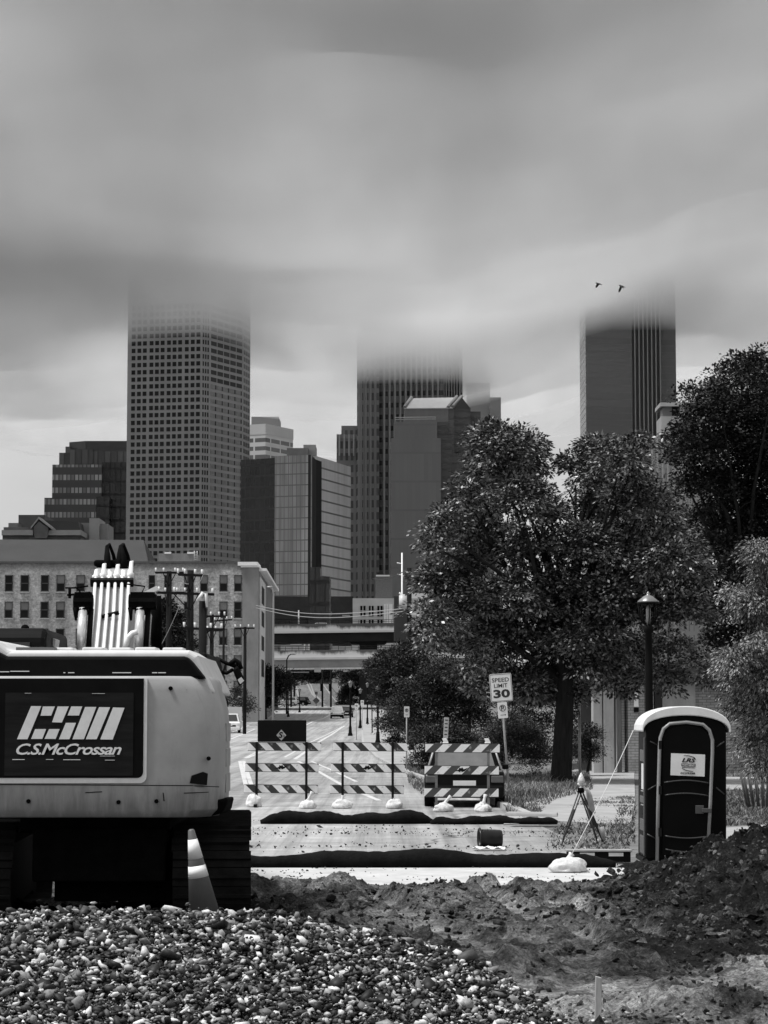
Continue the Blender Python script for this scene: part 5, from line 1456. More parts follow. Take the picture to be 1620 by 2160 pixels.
lp = MB().extrude([(bx(1338), bz(1491)), (bx(1348), bz(1491)), (bx(1347), bz(1458)), (bx(1343), bz(1452)), (bx(1339), bz(1462))], 'y', Yb-.06, Yb-.003).build('wall_plaque', WHITE, bl)
MB().bb(bx(1338), bx(1348), Yb-.06, Yb-.003, bz(1502), bz(1493)).build('wall_notice', BLACK, bl)
c0 = ground(1205, 1624); c1 = ground(1285, 1624)
tag(MB().bb(c0.x, c1.x, c0.y, c0.y+.5, -.05, .28).build('planter_edge', M('mossy kerb stone', .12, .9, .4, 2, bump=.4), bevel=.04), 'low dark planter edge left of the pillared building', 'planter')
# tilted mesh litter basket at the right edge
b = ground(1600, 1705)
lb = thing('wire_basket', 'leaning wooden-slat basket under the pale tree at the right edge', 'basket', (b.x, b.y, 0))
mb = MB()
for k in range(14):
    a = 2*math.pi*k/14; mb.tube((.25*math.cos(a), .25*math.sin(a), .02), (.36*math.cos(a)-.06, .36*math.sin(a), .82), .022, n=5)
mb.lathe([(.25, .0), (.25, .03)], n=14); mb.build('basket_body', M('dull slats', .08, .9, .4, 6), lb, world=False)

# ------------------------------------------------------------------ old brick warehouse on the left
Yw = 280; zw = tz(Yw)
def wx(px): return at(px, 1400, Yw).x
def wz(py): return at(810, py, Yw).z
OLD = NT('old painted brick'); co = OLD.coord('Object'); n1 = OLD.noise(co, .16, 8, .75); n2 = OLD.noise(OLD.coord('Object', (1, 1, 2.5)), 1.1, 8, .8); n3 = OLD.noise(co, 3.0, 5, .8)
g = OLD.math('MULTIPLY', OLD.ramp(n1, .35, .65, .26, .54), OLD.ramp(n2, .35, .65, .55, 1.3)); g = OLD.math('MULTIPLY', g, OLD.ramp(n3, .35, .65, .6, 1.3))
zz = OLD.n('ShaderNodeSeparateXYZ'); OLD.l(co, zz.inputs[0])
g = OLD.mix(OLD.math('MULTIPLY', OLD.ramp(zz.outputs['Z'], wz(1207)-zw, wz(1190)-zw, 0, 1), OLD.ramp(n2, .35, .6, .25, 1), clamp=True), g, .09)
OLD.base(g); OLD.b.inputs['Roughness'].default_value = .95; OLD.bump(n3, .5, .15)
wh = thing('brick_warehouse', 'old pale brick warehouse with rows of dark sash windows at the left', 'building', (wx(250), Yw, zw))
MB().bb(wx(-260), wx(511), Yw, Yw+40, zw-2, wz(1186)).build('wall', OLD.m, wh)
MB().bb(wx(-260), wx(500), Yw-.12, Yw+.4, wz(1188), wz(1184)).build('coping', M('dark coping', .08, .8), wh)
PLST = M('smooth render', .23, .9, .25, .5, dirt=.4, stretch=(1, 1, .5))
MB().bb(wx(511), wx(545), Yw-.25, Yw+6, zw-2, wz(1197)).build('corner_bay', PLST, wh)
MB().bb(wx(507), wx(547), Yw-.5, Yw+6.2, wz(1197), wz(1194)).build('cornice', WHITE, wh)
MB().bb(wx(501), wx(543), Yw-.7, Yw+6.4, wz(1194)+.02, wz(1186)).build('cornice_cap', WHITE, wh)
# street side, receding
sx0 = wx(545)+.01; Y2 = 330
sx1 = at(576, 1400, Y2).x
MB().hull8([(sx0,Yw+.6,zw-2),(sx1,Y2,zw-2),(sx1-6,Y2,zw-2),(sx0-6,Yw+6.5,zw-2),(sx0,Yw+.6,wz(1204)),(sx1,Y2,wz(1204)),(sx1-6,Y2,wz(1204)),(sx0-6,Yw+6.5,wz(1204))]).build('side_wall', M('side wall', .15, .9, .3, .4, dirt=.4), wh)
d = Vector((sx1-sx0, Y2-Yw-.6, 0)); n_ = Vector((d.y, -d.x, 0)).normalized()
def sidebox(f0, f1, z0, z1, o0, o1, nm, mat, par=wh):
    a = Vector((sx0, Yw+.6, 0))+d*f0; b = Vector((sx0, Yw+.6, 0))+d*f1
    return MB().hull8([tuple(a+n_*o0)[:2]+(z0,), tuple(b+n_*o0)[:2]+(z0,), tuple(b+n_*o1)[:2]+(z0,), tuple(a+n_*o1)[:2]+(z0,), tuple(a+n_*o0)[:2]+(z1,), tuple(b+n_*o0)[:2]+(z1,), tuple(b+n_*o1)[:2]+(z1,), tuple(a+n_*o1)[:2]+(z1,)]).build(nm, mat, par)
sidebox(.0, .95, wz(1204)+.01, wz(1198), -.1, .9, 'side_cornice', WHITE)
sidebox(.02, .35, zw, wz(1215), .01, .12, 'side_bay', M('pale bay', .55, .8, .2, .6))
for (ya, yb) in ((1230,1268), (1284,1316), (1337,1368), (1388,1425)):
    sidebox(.10, .26, wz(yb), wz(ya), .13, .16, 'side_window', BLACK)
WGL = M('old window glass', .007, .3, .5, .35, spec=.15); WBL = M('drawn blind', .13, .7, .3, .4); SILL = M('stone sill', .4, .9); FRM = M('window frame', .05, .7)
def sash(x0, x1, y0, y1, blind):
    z1, z0 = wz(y0), wz(y1); a, b = wx(x0), wx(x1)
    f = MB()
    for q in ((a,a+.09,z0,z1), (b-.09,b,z0,z1), (a,b,z1-.1,z1), (a,b,z0,z0+.1), (a,b,(z0+z1)/2-.05,(z0+z1)/2+.05)): f.bb(q[0], q[1], Yw-.10, Yw+.0, q[2], q[3])
    w_ = f.build('window', FRM, wh)
    MB().bb(a+.08, b-.08, Yw-.04, Yw-.01, z0+.08, z1-.08).build('pane', WGL, w_)
    MB().bb(a-.1, b+.1, Yw-.2, Yw-.005, z0-.14, z0-.01).build('sill', SILL, w_)
    if blind: MB().bb(a+.08, b-.08, Yw-.07, Yw-.045, (z0+z1)/2, z1-.09).build('blind', WBL, w_)
rr = random.Random(12)
colsx = [(8,25), (41,59), (84,101), (117,135), (159,177), (205,222), (262,280), (312,326), (345,360), (387,403), (421,437), (462,479), (493,509)]
for (y0, y1) in ((1213,1248), (1269,1304), (1326,1361), (1382,1416), (1436,1468)):
    for i, (x0, x1) in enumerate(colsx):
        if y0 > 1370 and x1 < 400: continue
        sash(x0, x1, y0, y1, rr.random() < (.75 if y0 == 1269 or i > 8 else .25))
# rooftop bits
rt = thing('rooftop_plant', 'pale rooftop plant block with a ladder on the brick warehouse', 'roof unit', (wx(360), Yw+8, wz(1186)))
MB().bb(wx(322), wx(402), Yw+6, Yw+12, wz(1186), wz(1160)).build('block', PLST, rt)
mb = MB()
for x in (342, 391): mb.bb(wx(x)-.4, wx(x)+.4, Yw+5.9, Yw+6.6, wz(1161), wz(1157))
mb.bb(wx(347), wx(400), Yw+5.9, Yw+5.99, wz(1186), wz(1180)); mb.build('roof_vent', WHITE, rt)
mb = MB()
for x in (400, 406): mb.tube((wx(x), Yw+5.8, wz(1188)), (wx(x), Yw+5.8, wz(1155)), .06, n=5)
for k in range(8): mb.tube((wx(400), Yw+5.8, wz(1186-4*k)), (wx(406), Yw+5.8, wz(1186-4*k)), .05, n=5)
mb.build('ladder', STEEL, rt)
# dark hipped roof behind it
Yr = 330
q = [at(-260, 1184, Yr), at(312, 1184, Yr), at(303, 1139, Yr+9), at(-260, 1137, Yr+9)]
hb = thing('slate_roof_building', 'dark plain hipped roof rising behind the brick warehouse', 'building', (q[0].x, Yr, zw))
hr_ = MB(); e0 = Vector((q[1].x, Yr+18, q[1].z)); 
hr_.add([q[0], q[1], q[2], q[3], e0, Vector((q[0].x, Yr+18, q[0].z))], [(0,1,2,3), (1,4,2), (4,5,3,2), (5,0,3)])
hr_.build('roof', M('dark slate', .045, .8, .15, .3, spec=.3), hb, fix=True)
MB().bb(q[0].x, q[1].x-.3, Yr+.4, Yr+17.6, zw-2, q[0].z-.02).build('wall', PLST, hb)

# ------------------------------------------------------------------ bridges
BCON = NT('stained parapet'); co = BCON.coord('Object'); zz = BCON.n('ShaderNodeSeparateXYZ'); BCON.l(co, zz.inputs[0])
n1 = BCON.noise(BCON.coord('Object', (1, 1, .35)), .45, 7, .7)
st_f = BCON.math('ADD', BCON.ramp(zz.outputs['Z'], -.4, 1.0, 0, 1), BCON.math('MULTIPLY', BCON.math('SUBTRACT', n1, .5), 1.6))
BCON.base(BCON.mix(BCON.ramp(st_f, .45, .8, 0, 1), .62, .09)); BCON.b.inputs['Roughness'].default_value = .9
GIRD = M('dark bridge girder', .018, .8, .4, .4, spec=.15); GIRL = M('pale bridge girder', .30, .8, .2, .3, dirt=.3)
def bridge(name, label, Y, xl, xr, ytop_l, ytop_r, hp, hg, gm, depth, edge):
    a = at(xl, ytop_l, Y); b = at(xr, ytop_r, Y)
    t = thing(name, label, 'bridge', (a.x, Y, tz(Y)))
    def slab_(z0, z1, y0, y1): return MB().hull8([(a.x,y0,a.z+z0),(b.x,y0,b.z+z0),(b.x,y1,b.z+z0),(a.x,y1,a.z+z0),(a.x,y0,a.z+z1),(b.x,y0,b.z+z1),(b.x,y1,b.z+z1),(a.x,y1,a.z+z1)])
    pr = slab_(-hp, 0, Y, Y+.3).build('parapet', BCON.m, t, origin=(a.x, Y, a.z-hp+.4))
    slab_(-hp-.35, -hp-.002, Y-.25, Y+depth).build('deck', M('deck edge', edge, .8, .15, .3), t)
    slab_(-hp-.35-hg, -hp-.352, Y+.3, Y+depth-.3).build('girder', gm, t)
    if gm is GIRL: slab_(-hp-.36-hg-.25, -hp-.355-hg, Y+.1, Y+.8).build('bottom_flange', M('pale flange', .6, .7), t)
    ra = MB()
    for k in range(2): ra.path([(a.x, Y+.15, a.z+.3+.3*k), (b.x, Y+.15, b.z+.3+.3*k)], .04, 5)
    for k in range(41): p = a.lerp(b, k/40); ra.tube((p.x, Y+.15, p.z), (p.x, Y+.15, p.z+.62), .035, n=4)
    ra.build('railing', DARKM, t)
    return t, a, b
bu, a, b = bridge('upper_bridge', 'upper road bridge with a dark girder and light stained parapet', 400, 420, 980, 1319, 1312, 1.25, 1.55, GIRD, 12, .55)
c = at(777, 1350, 402)
pm = MB().hull8([(c.x-2.9,402,c.z-.7),(c.x+2.9,402,c.z-.7),(c.x+2.9,408,c.z-.7),(c.x-2.9,408,c.z-.7),(c.x-4.2,402,c.z+.6),(c.x+4.2,402,c.z+.6),(c.x+4.2,408,c.z+.6),(c.x-4.2,408,c.z+.6)])
pm.bb(c.x-1.6, c.x+1.6, 402.5, 407, 3, c.z-.7); pm.build('pier', GIRD, bu)
bl_, a, b = bridge('lower_bridge', 'lower road bridge with a pale girder just above the street', 350, 420, 980, 1374, 1368, 1.1, 1.25, GIRL, 14, .5)
for px in (572, 802):
    c = at(px, 1420, 352); MB().bb(c.x-.6, c.x+.6, 351, 363, tz(352)-.5, at(px, 1412, 352).z).build('pier', M('bridge pier', .14, .9, .3, .6), bl_)
for (x0, x1, y0, y1) in ((663,677,1409,1418), (724,733,1414,1417)): p = at(x0, y0, 349.6); q = at(x1, y1, 349.6); MB().bb(p.x, q.x, 349.4, 349.55, q.z, p.z).build('hanging_sign', STEEL, bl_)
mb = MB(); p = at(614, 1417, 364.6); q = at(652, 1419, 364.6); mb.bb(p.x, q.x, 364.3, 364.6, q.z, p.z)
mb.build('soffit_beam', WHITE, bl_)
v = at(720, 1313, 401.5)
vehicle('bridge_car', 'pale car crossing the upper bridge', 'car', (v.x-2.2, 402.5, v.z-1.55), R(90), 4.6, 1.8, 1.5, SILV)
# things between and behind the bridges
def block(name, label, cat, x0, x1, yt, yb, Y, mat, dep=12, parts=()):
    a = at(x0, yt, Y); b = at(x1, yb, Y); t = thing(name, label, cat, ((a.x+b.x)/2, Y, tz(Y)))
    MB().bb(a.x, b.x, Y, Y+dep, min(b.z, tz(Y)) if yb > 1480 else b.z, a.z).build('wall', mat, t)
    for (nm, px0, px1, py0, py1, m, o) in parts:
        p = at(px0, py0, Y); q = at(px1, py1, Y)
        MB().bb(p.x, q.x, Y-o, Y-.005, q.z, p.z).build(nm, m, t)
    return t
MIDG = M('grey mid wall', .2, .9, .3, .2); MIDL = M('light wall', .5, .8, .2, .2)
block('ramp_wall', 'pale ramp wall between the two bridge decks', 'wall', 592, 746, 1362, 1500, 776, MIDL, 5, (('column', 641, 644, 1350, 1373, WHITE, .4), ('column', 650, 653, 1350, 1373, WHITE, .4), ('column', 660, 663, 1350, 1373, WHITE, .4), ('dark_bay', 672, 684, 1362, 1371, GIRD, .2)))
block('columned_block', 'dark low block behind the ramp wall', 'building', 560, 700, 1340, 1500, 782, MIDG, 5, (('window', 595, 602, 1352, 1359, WHITE, .1), ('window', 612, 636, 1352, 1360, WHITE, .1)))
block('grey_shed', 'grey shed to the right of the upper bridge pier', 'building', 742, 900, 1347, 1500, 520, MIDL, 8, (('door', 760, 768, 1350, 1375, MIDG, .1),))
# parking ramp building with pale frame
Yp = 600
pr = block('parking_ramp', 'pale framed building with dark openings behind the upper bridge', 'building', 744, 900, 1262, 1500, Yp, M('pale frame', .50, .85, .15, .3), 30)
for (y0, y1) in ((1278,1300), (1307,1330)):
    for (x0, x1) in ((760,771), (778,788), (796,807)):
        p = at(x0, y0, Yp); q = at(x1, y1, Yp)
        w_ = MB().bb(p.x, q.x, Yp-.3, Yp-.01, q.z, p.z).build('opening', BLACK, pr)
        MB().bb((p.x+q.x)/2-.1, (p.x+q.x)/2+.1, Yp-.45, Yp-.31, q.z, p.z).bb(p.x, q.x, Yp-.44, Yp-.32, (p.z+q.z)/2-.1, (p.z+q.z)/2+.1).build('mullion', MIDL, w_)
for x in (812, 817, 822, 826): p = at(x, 1275, Yp); MB().bb(p.x-.25, p.x+.25, Yp-.6, Yp-.01, at(x, 1330, Yp).z, p.z).build('fin', WHITE, pr)
MB().bb(at(792,1206,Yp).x, at(828,1206,Yp).x, Yp+4, Yp+14, at(792,1262,Yp).z-1, at(792,1210,Yp).z).build('stair_tower', M('stair tower', .16, .9), pr)
MB().bb(at(793,1213,Yp).x, at(822,1213,Yp).x, Yp+3.8, Yp+3.99, at(793,1214,Yp).z, at(793,1211,Yp).z).build('stair_sign', WHITE, pr)
MB().bb(at(862,1240,Yp).x, at(905,1240,Yp).x, Yp+1, Yp+20, at(862,1262,Yp).z, at(862,1251,Yp).z).build('upper_floor', WHITE, pr)
# billboard back and mast
p = at(831, 1257, 240); q = at(862, 1352, 240); bb_ = thing('billboard', 'dark back of a tall billboard beside the utility pole', 'billboard', ((p.x+q.x)/2, 240, tz(240)))
MB().bb(p.x, q.x, 240, 241.2, q.z, p.z).build('panel', M('dark billboard back', .022, .8, .4, .5), bb_, bevel=.05)
MB().tube(((p.x+q.x)/2, 240.6, tz(240)), ((p.x+q.x)/2, 240.6, q.z), .35, n=10).build('column', BLACK, bb_)
p = at(848, 1256, 330); q = at(848, 1166, 330); m_ = thing('radio_mast', 'white slender radio mast above the billboard', 'mast', (p.x, 330, tz(330)))
MB().tube((p.x, 330, tz(330)), (q.x, 330, q.z), .16, .11, 8).build('mast', WHITE, m_)
mb = MB()
for (y, l) in ((1189, -11), (1213, -10), (1216, 4)): c = at(848, y, 330); mb.tube((c.x, 330, c.z), (c.x+l/F*330, 330, c.z+.12), .07, n=5)
mb.build('antenna', WHITE, m_)
for (x0, lb) in ((630, 'thin pale mast standing on the upper bridge'),):
    p = at(x0, 1316, 410); q = at(x0, 1287, 410); tag(MB().tube(p, q, .12, n=6).build('sign_mast', WHITE), lb, 'mast')
gs = at(566, 1306, 405); ge = at(660, 1306, 405)
g_ = thing('sign_gantry', 'thin overhead sign gantry standing on the upper bridge', 'gantry', (gs.x, 405, gs.z))
MB().tube(gs, ge, .1, n=6).build('beam', DARKM, g_)
for x in (611, 648): p = at(x, 1306, 405); q = at(x, 1318, 405); MB().tube(p, q, .1, n=6).build('leg', DARKM, g_)
block('dark_podium', 'dark podium building at the foot of the glass office block', 'building', 560, 745, 1258, 1500, 790, M('dark podium', .03, .8, .6, .12), 60, (('window', 690, 700, 1290, 1298, MIDG, .1), ('sign_board', 722, 738, 1297, 1300, STEEL, .1)))
block('tree_lot_wall', 'low pale wall on the left pavement near the white car', 'wall', 478, 510, 1491, 1506, 240, MIDL, .4)

# ------------------------------------------------------------------ downtown towers
def facade(name, wall, glass, pu, pv, fu, fv, jit=.35, ou=0.0, ov=0.0, rough=.5, gl_rough=.25, spec=.4, streak=0.0):
    """grid of panes laid out in metres along the uv of each wall; fu/fv = pane share of the bay"""
    t = NT(name); uv = t.n('ShaderNodeUVMap', uv_map='uv'); s = t.n('ShaderNodeSeparateXYZ'); t.l(uv.outputs[0], s.inputs[0])
    U = t.math('DIVIDE', t.math('ADD', s.outputs['X'], ou+4000), pu); Vv = t.math('DIVIDE', t.math('ADD', s.outputs['Y'], ov+4000), pv)
    mu = t.math('LESS_THAN', t.math('FRACT', U), fu); mv = t.math('LESS_THAN', t.math('FRACT', Vv), fv)
    m = t.math('MULTIPLY', mu, mv)
    cc = t.n('ShaderNodeCombineXYZ'); t.l(t.math('FLOOR', U), cc.inputs[0]); t.l(t.math('FLOOR', Vv), cc.inputs[1])
    wn = t.n('ShaderNodeTexWhiteNoise', noise_dimensions='3D'); t.l(cc.outputs[0], wn.inputs[0])
    gg = t.math('MULTIPLY', t.ramp(wn.outputs[0], 0, 1, 1-jit, 1+jit), glass)
    big = t.noise(t.coord('Object'), .02, 5, .6)
    wl = t.math('MULTIPLY', t.ramp(big, .3, .7, .85, 1.15), wall)
    if streak:
        cs = t.noise(t.coord('Object', (.3, .3, .02)), .5, 3, .6); gg = t.math('MULTIPLY', gg, t.ramp(cs, .35, .65, 1-streak, 1+streak))
    t.base(t.mix(m, wl, gg))
    t.l(t.mix(m, rough, gl_rough), t.b.inputs['Roughness']); t.b.inputs['Specular IOR Level'].default_value = spec
    return t.m
def P2(px, Y): v = at(px, 950, Y); return (v.x, Y)
def Z(py, Y): return at(810, py, Y).z
def tower(name, label, loc): return thing(name, label, 'tower', (loc[0], loc[1], tz(1200)))

# 1: big concrete grid tower, tops lost in cloud
Y1 = 1200; A = P2(267, Y1+8); B = P2(424, Y1); B2 = P2(441, Y1+4); C = P2(512, Y1+34); C2 = P2(527, Y1+48)
t1 = tower('grid_tower', 'tall concrete tower with a grid of square dark windows, its top lost in cloud', B)
CON1 = M('grey precast concrete', .31, .8, .12, .05, stretch=(1, 1, .3)); CON1S = M('grey precast side', .20, .8, .12, .05)
top1 = 262
MB().polyprism([A, B, B2, C, C2, (C2[0]-6, C2[1]+40), (A[0]+4, A[1]+50)], 0, top1).build('shaft', CON1, t1)
PGL = M('tower window glass', .012, .3, .5, .5, spec=.3); PGR = M('bright tower window', .20, .3, .3, .5)
def pane(mb, a, b, f, w_, z0, z1, o=.12):
    a = Vector((a[0], a[1], 0)); b = Vector((b[0], b[1], 0)); d = (b-a); L = d.length; d.normalize(); n = Vector((d.y, -d.x, 0))
    c = a+d*(f*L); p, q = c-d*w_/2, c+d*w_/2
    mb.hull8([(p.x,p.y,z0),(q.x,q.y,z0),(q.x-n.x*-.0,q.y,z0),(p.x,p.y,z0)]) if False else mb.add([(p.x+n.x*o,p.y+n.y*o,z0),(q.x+n.x*o,q.y+n.y*o,z0),(q.x+n.x*o,q.y+n.y*o,z1),(p.x+n.x*o,p.y+n.y*o,z1),(p.x,p.y,z0),(q.x,q.y,z0),(q.x,q.y,z1),(p.x,p.y,z1)], [(0,1,2,3),(0,4,5,1),(1,5,6,2),(2,6,7,3),(3,7,4,0)])
pit = 15.55/4.0; made = 0
rest = MB(); restg = MB()
z_top = Z(640, Y1)
fl = 0
while True:
    z1 = z_top - fl*pit
    if z1 < 70: break
    for k in range(12):
        f = (.082, .16, .235, .325, .40, .475, .56, .635, .71, .80, .88, .955)[k]
        if fl >= 7 and made < 100 and fl < 16:
            mb = MB(); pane(mb, A, B, f, 2.1, z1-2.3, z1); mb.build('window', PGL, t1, fix=False); made += 1
        else: pane(rest, A, B, f, 2.1, z1-2.3, z1)
    for f in (.2, .5, .8): pane(rest, B, B2, f, .9, z1-2.4, z1)
    for k in range(5):
        f = .12+.19*k
        if fl < 11: pane(rest, B2, C, f, 5.4, z1-2.3, z1)
        else:
            pane(restg, B2, C, f-.02, 4.4, z1-2.3, z1); pane(rest, B2, C, f+.058, 1.5, z1-2.3, z1)
    for f in (.2, .5, .8): pane(rest, C, C2, f, 3.0, z1-2.4, z1)
    fl += 1
tag(rest.build('windows', PGL, t1, fix=False), kind='stuff'); tag(restg.build('bright_windows', PGR, t1, fix=False), kind='stuff')

# 2: stepped dark glass tower far left
Y2_ = 1260; t2 = tower('stepped_tower', 'stepped dark glass office tower left of the concrete grid tower', P2(180, Y2_))
f2 = facade('banded glass', .07, .28, 2.2, 7.2, .72, .42, .5, gl_rough=.3); f2d = facade('dark glass bands', .018, .035, 3.0, 7.2, .8, .8, .4)
f2t = facade('vertical fins', .035, .10, 3.6, 400, .82, 1.0, .3)
def pb(x0, x1, yt, Y, d, mat, nm, par, yb=None):
    a, b = P2(x0, Y), P2(x1, Y); return MB().polyprism([a, b, (b[0], Y+d), (a[0], Y+d)], 0 if yb is None else Z(yb, Y), Z(yt, Y)).build(nm, mat, par)
pb(95, 204, 1050, Y2_-8, 40, f2, 'lower_block', t2); pb(204, 232, 1048, Y2_-7, 30, f2d, 'dark_bay', t2); pb(111, 215, 980, Y2_, 40, f2, 'middle_block', t2)
pb(215, 268, 975, Y2_+2, 40, f2d, 'side_glass', t2); pb(125, 148, 955, Y2_+6, 40, f2t, 'shoulder', t2); pb(148, 196, 948, Y2_+3, 40, f2t, 'finned_crown', t2); pb(196, 268, 952, Y2_+5, 40, f2t, 'finned_side', t2)
MB().polyprism([P2(146, Y2_+14), P2(180, Y2_+8), P2(270, Y2_+8), P2(270, Y2_+50), P2(146, Y2_+50)], 60, Z(931, Y2_+10)).build('crown', M('dark crown', .05, .6, .3, .05), t2)
pb(138, 150, 942, Y2_+10, 40, f2t, 'shoulder', t2)
# low old buildings in front of it
Yo = 900
o1 = thing('rotunda_building', 'low round-roofed grey building at the far left skyline', 'building', P2(80, Yo+60)+(tz(900),))
pb(41, 96, 1086, Yo+60, 30, M('grey drum', .09, .8, .3, .1), 'drum', o1); pb(10, 60, 1112, Yo+40, 20, M('grey wing', .13, .8, .3, .1), 'wing', o1); pb(20, 40, 1103, Yo+50, 16, M('pale wing', .2, .8), 'roof_room', o1)
MB().tube(P2(82, Yo+60)+(Z(1090, Yo),), P2(82, Yo+60)+(Z(1068, Yo),), .5, n=8).build('chimney', BLACK, o1)
o2 = thing('pediment_building', 'old building with a small pediment and pale cornice on the left skyline', 'building', P2(90, Yo)+(tz(900),))
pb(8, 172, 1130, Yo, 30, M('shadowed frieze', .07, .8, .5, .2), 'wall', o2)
corn = M('pale cornice', .30, .8, .25, .2)
for (x0, x1) in ((6, 72), (100, 173)): pb(x0, x1, 1118, Yo-1, 30, corn, 'cornice', o2, 1129)
a = at(68, 1113, Yo-2); b = at(82, 1095, Yo-2); c = at(105, 1114, Yo-2); z0 = Z(1136, Yo)
MB().extrude([(a.x+1, z0), (c.x-1, z0), (c.x-.5, c.z), (b.x, b.z-.8), (a.x+.5, a.z)], 'y', Yo-2, Yo+20).build('gable', M('gable front', .12, .8, .4, .2), o2)
MB().extrude([(a.x-.5, a.z-.6), (b.x, b.z), (c.x+1, c.z-.6), (c.x+1, c.z+.3), (b.x, b.z+.9), (a.x-.5, a.z+.3)], 'y', Yo-2.6, Yo+20).build('gable_roof', corn, o2)
MB().extrude([(at(92,1097,Yo+8).x, Z(1097, Yo+8)), (at(166,1101,Yo+8).x, Z(1101, Yo+8)), (at(170,1120,Yo+8).x, Z(1120, Yo+8)), (at(92,1120,Yo+8).x, Z(1120, Yo+8))], 'y', Yo+8, Yo+20).build('roof', M('dark slate roof', .05, .8), o2)
o3 = thing('blank_block', 'pale windowless block at the foot of the stepped tower', 'building', P2(200, Yo+20)+(tz(900),))
pb(172, 190, 1103, Yo+20, 20, M('pale blank wall', .24, .8, .1, .1), 'wall', o3); pb(190, 211, 1093, Yo+18, 20, M('paler blank wall', .32, .8, .1, .1), 'stair_block', o3); pb(211, 229, 1105, Yo+20, 20, M('pale blank wall', .24, .8, .1, .1), 'wing', o3)

# 3: white office block behind the grid tower
Y3 = 1500; t3 = tower('white_office_block', 'pale office block with ribbon windows between two dark towers', P2(570, Y3))
a, b, c, d_ = P2(518, Y3+6), P2(560, Y3), P2(618, Y3+30), P2(600, Y3+70)
MB().polyprism([a, b, c, d_, (a[0], Y3+70)], 0, Z(895, Y3)).build('shaft', facade('white ribbons', .46, .10, 12.0, 5.6, .9, .5, .2, ou=1.0), t3)
MB().polyprism([(a[0], a[1]-.3), (b[0], b[1]-.3), (c[0]+.3, c[1]), (d_[0], d_[1]), (a[0], Y3+70)], Z(916, Y3), Z(894, Y3)).build('blank_top', M('pale precast', .42, .8, .08, .05), t3)
pb(530, 588, 879, Y3+20, 30, M('grey plant room', .18, .8), 'plant_room', t3, 900)

# 4: dark glass block with bright faces
Y4 = 800; t4 = tower('glass_office_block', 'broad glass office block with one dark and two bright mirrored faces', P2(640, Y4))
zt = Z(962, Y4)
a, b, c, d_, e = P2(508, Y4+6), P2(580, Y4), P2(656, Y4-4), P2(664, Y4+6), P2(740, Y4+42)
def wallbox(p, q, z0, z1, mat, nm, par, th=1.0):
    p = Vector((p[0], p[1], 0)); q = Vector((q[0], q[1], 0)); d = (q-p).normalized(); n = Vector((-d.y, d.x, 0))*th
    mb = MB(); mb.wall(p, q, z0, z1); mb.wall(q, q+n, z0, z1); mb.wall(q+n, p+n, z0, z1); mb.wall(p+n, p, z0, z1); mb.add([(p.x,p.y,z1),(q.x,q.y,z1),(q.x+n.x,q.y+n.y,z1),(p.x+n.x,p.y+n.y,z1)], [(0,1,2,3)])
    return mb.build(nm, mat, par)
MB().polyprism([(a[0]+1,a[1]+1.2),(b[0],b[1]+1.2),(c[0],c[1]+1.2),(d_[0]+.5,d_[1]+1),(e[0]-.5,e[1]+1),(e[0]-10,e[1]+30),(a[0]+5,e[1]+30)], 0, zt-.5).build('core', BLACK, t4)
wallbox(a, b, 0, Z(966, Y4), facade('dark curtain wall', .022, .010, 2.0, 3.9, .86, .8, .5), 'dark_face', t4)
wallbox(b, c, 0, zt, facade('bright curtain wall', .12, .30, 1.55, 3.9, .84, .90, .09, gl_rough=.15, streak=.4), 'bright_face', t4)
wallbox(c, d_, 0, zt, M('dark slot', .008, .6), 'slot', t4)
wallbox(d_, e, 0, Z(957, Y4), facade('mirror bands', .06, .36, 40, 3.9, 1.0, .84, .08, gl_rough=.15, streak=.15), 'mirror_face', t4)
pb(605, 650, 945, Y4+14, 14, M('pale penthouse', .2, .8, .3, .1), 'penthouse', t4, 975); pb(640, 666, 938, Y4+18, 14, M('pale penthouse side', .32, .8, .3, .1), 'penthouse', t4, 975)
# reflection of lower dark annexes at its foot, built as solid blocks
t4b = thing('reflected_annex', 'stepped dark annex reflection built as blocks at the right foot of the glass office block', 'building', P2(690, Y4-60)+(tz(800),))
pb(655, 676, 1196, Y4-56, 20, f2d, 'tall_step', t4b); pb(676, 696, 1216, Y4-58, 20, f2d, 'low_step', t4b)

# 5: ribbed central tower
Y5 = 1320; t5 = tower('ribbed_tower', 'ribbed stone tower in the centre, its top dissolving into cloud', P2(860, Y5))
f5 = facade('ribbed stone', .17, .06, 3.1, 7.0, .5, .62, .3, gl_rough=.4); f5n = facade('narrow ribs', .13, .02, 2.6, 300, .45, 1.0, .2)
MB().polyprism([P2(753, Y5), P2(800, Y5), P2(800, Y5+50), P2(753, Y5+50)], 0, 240).build('shaft', f5, t5)
def ribs(x0, x1, n, Y, z1, par, mat, nm='rib', wd=1.0, dp=1.4, z0=60):
    mb = MB()
    for k in range(n):
        c = P2(x0+(x1-x0)*(k+.5)/n, Y); mb.bb(c[0]-wd/2, c[0]+wd/2, Y-dp, Y-.003, z0, z1)
    return mb.build(nm, mat, par)
MB().polyprism([P2(800, Y5+4), P2(930, Y5-2), P2(940, Y5), P2(976, Y5+10), P2(976, Y5+60), P2(800, Y5+60)], 0, 240).build('main_shaft', facade('dark stone bays', .115, .03, 3.2, 6.8, .62, .42, .3), t5)
tag(ribs(805, 930, 11, Y5-2, 240, t5, M('stone rib', .17, .8)), kind=None); tag(ribs(938, 972, 6, Y5+8, 240, t5, M('stone rib', .17, .8), wd=.7, dp=9))
tag(ribs(757, 797, 4, Y5, 240, t5, M('stone rib', .15, .8), wd=1.0, dp=.8))
pb(710, 753, 916, Y5+4, 40, f5, 'lower_shoulder', t5); pb(720, 753, 898, Y5+8, 36, f5, 'upper_shoulder', t5)
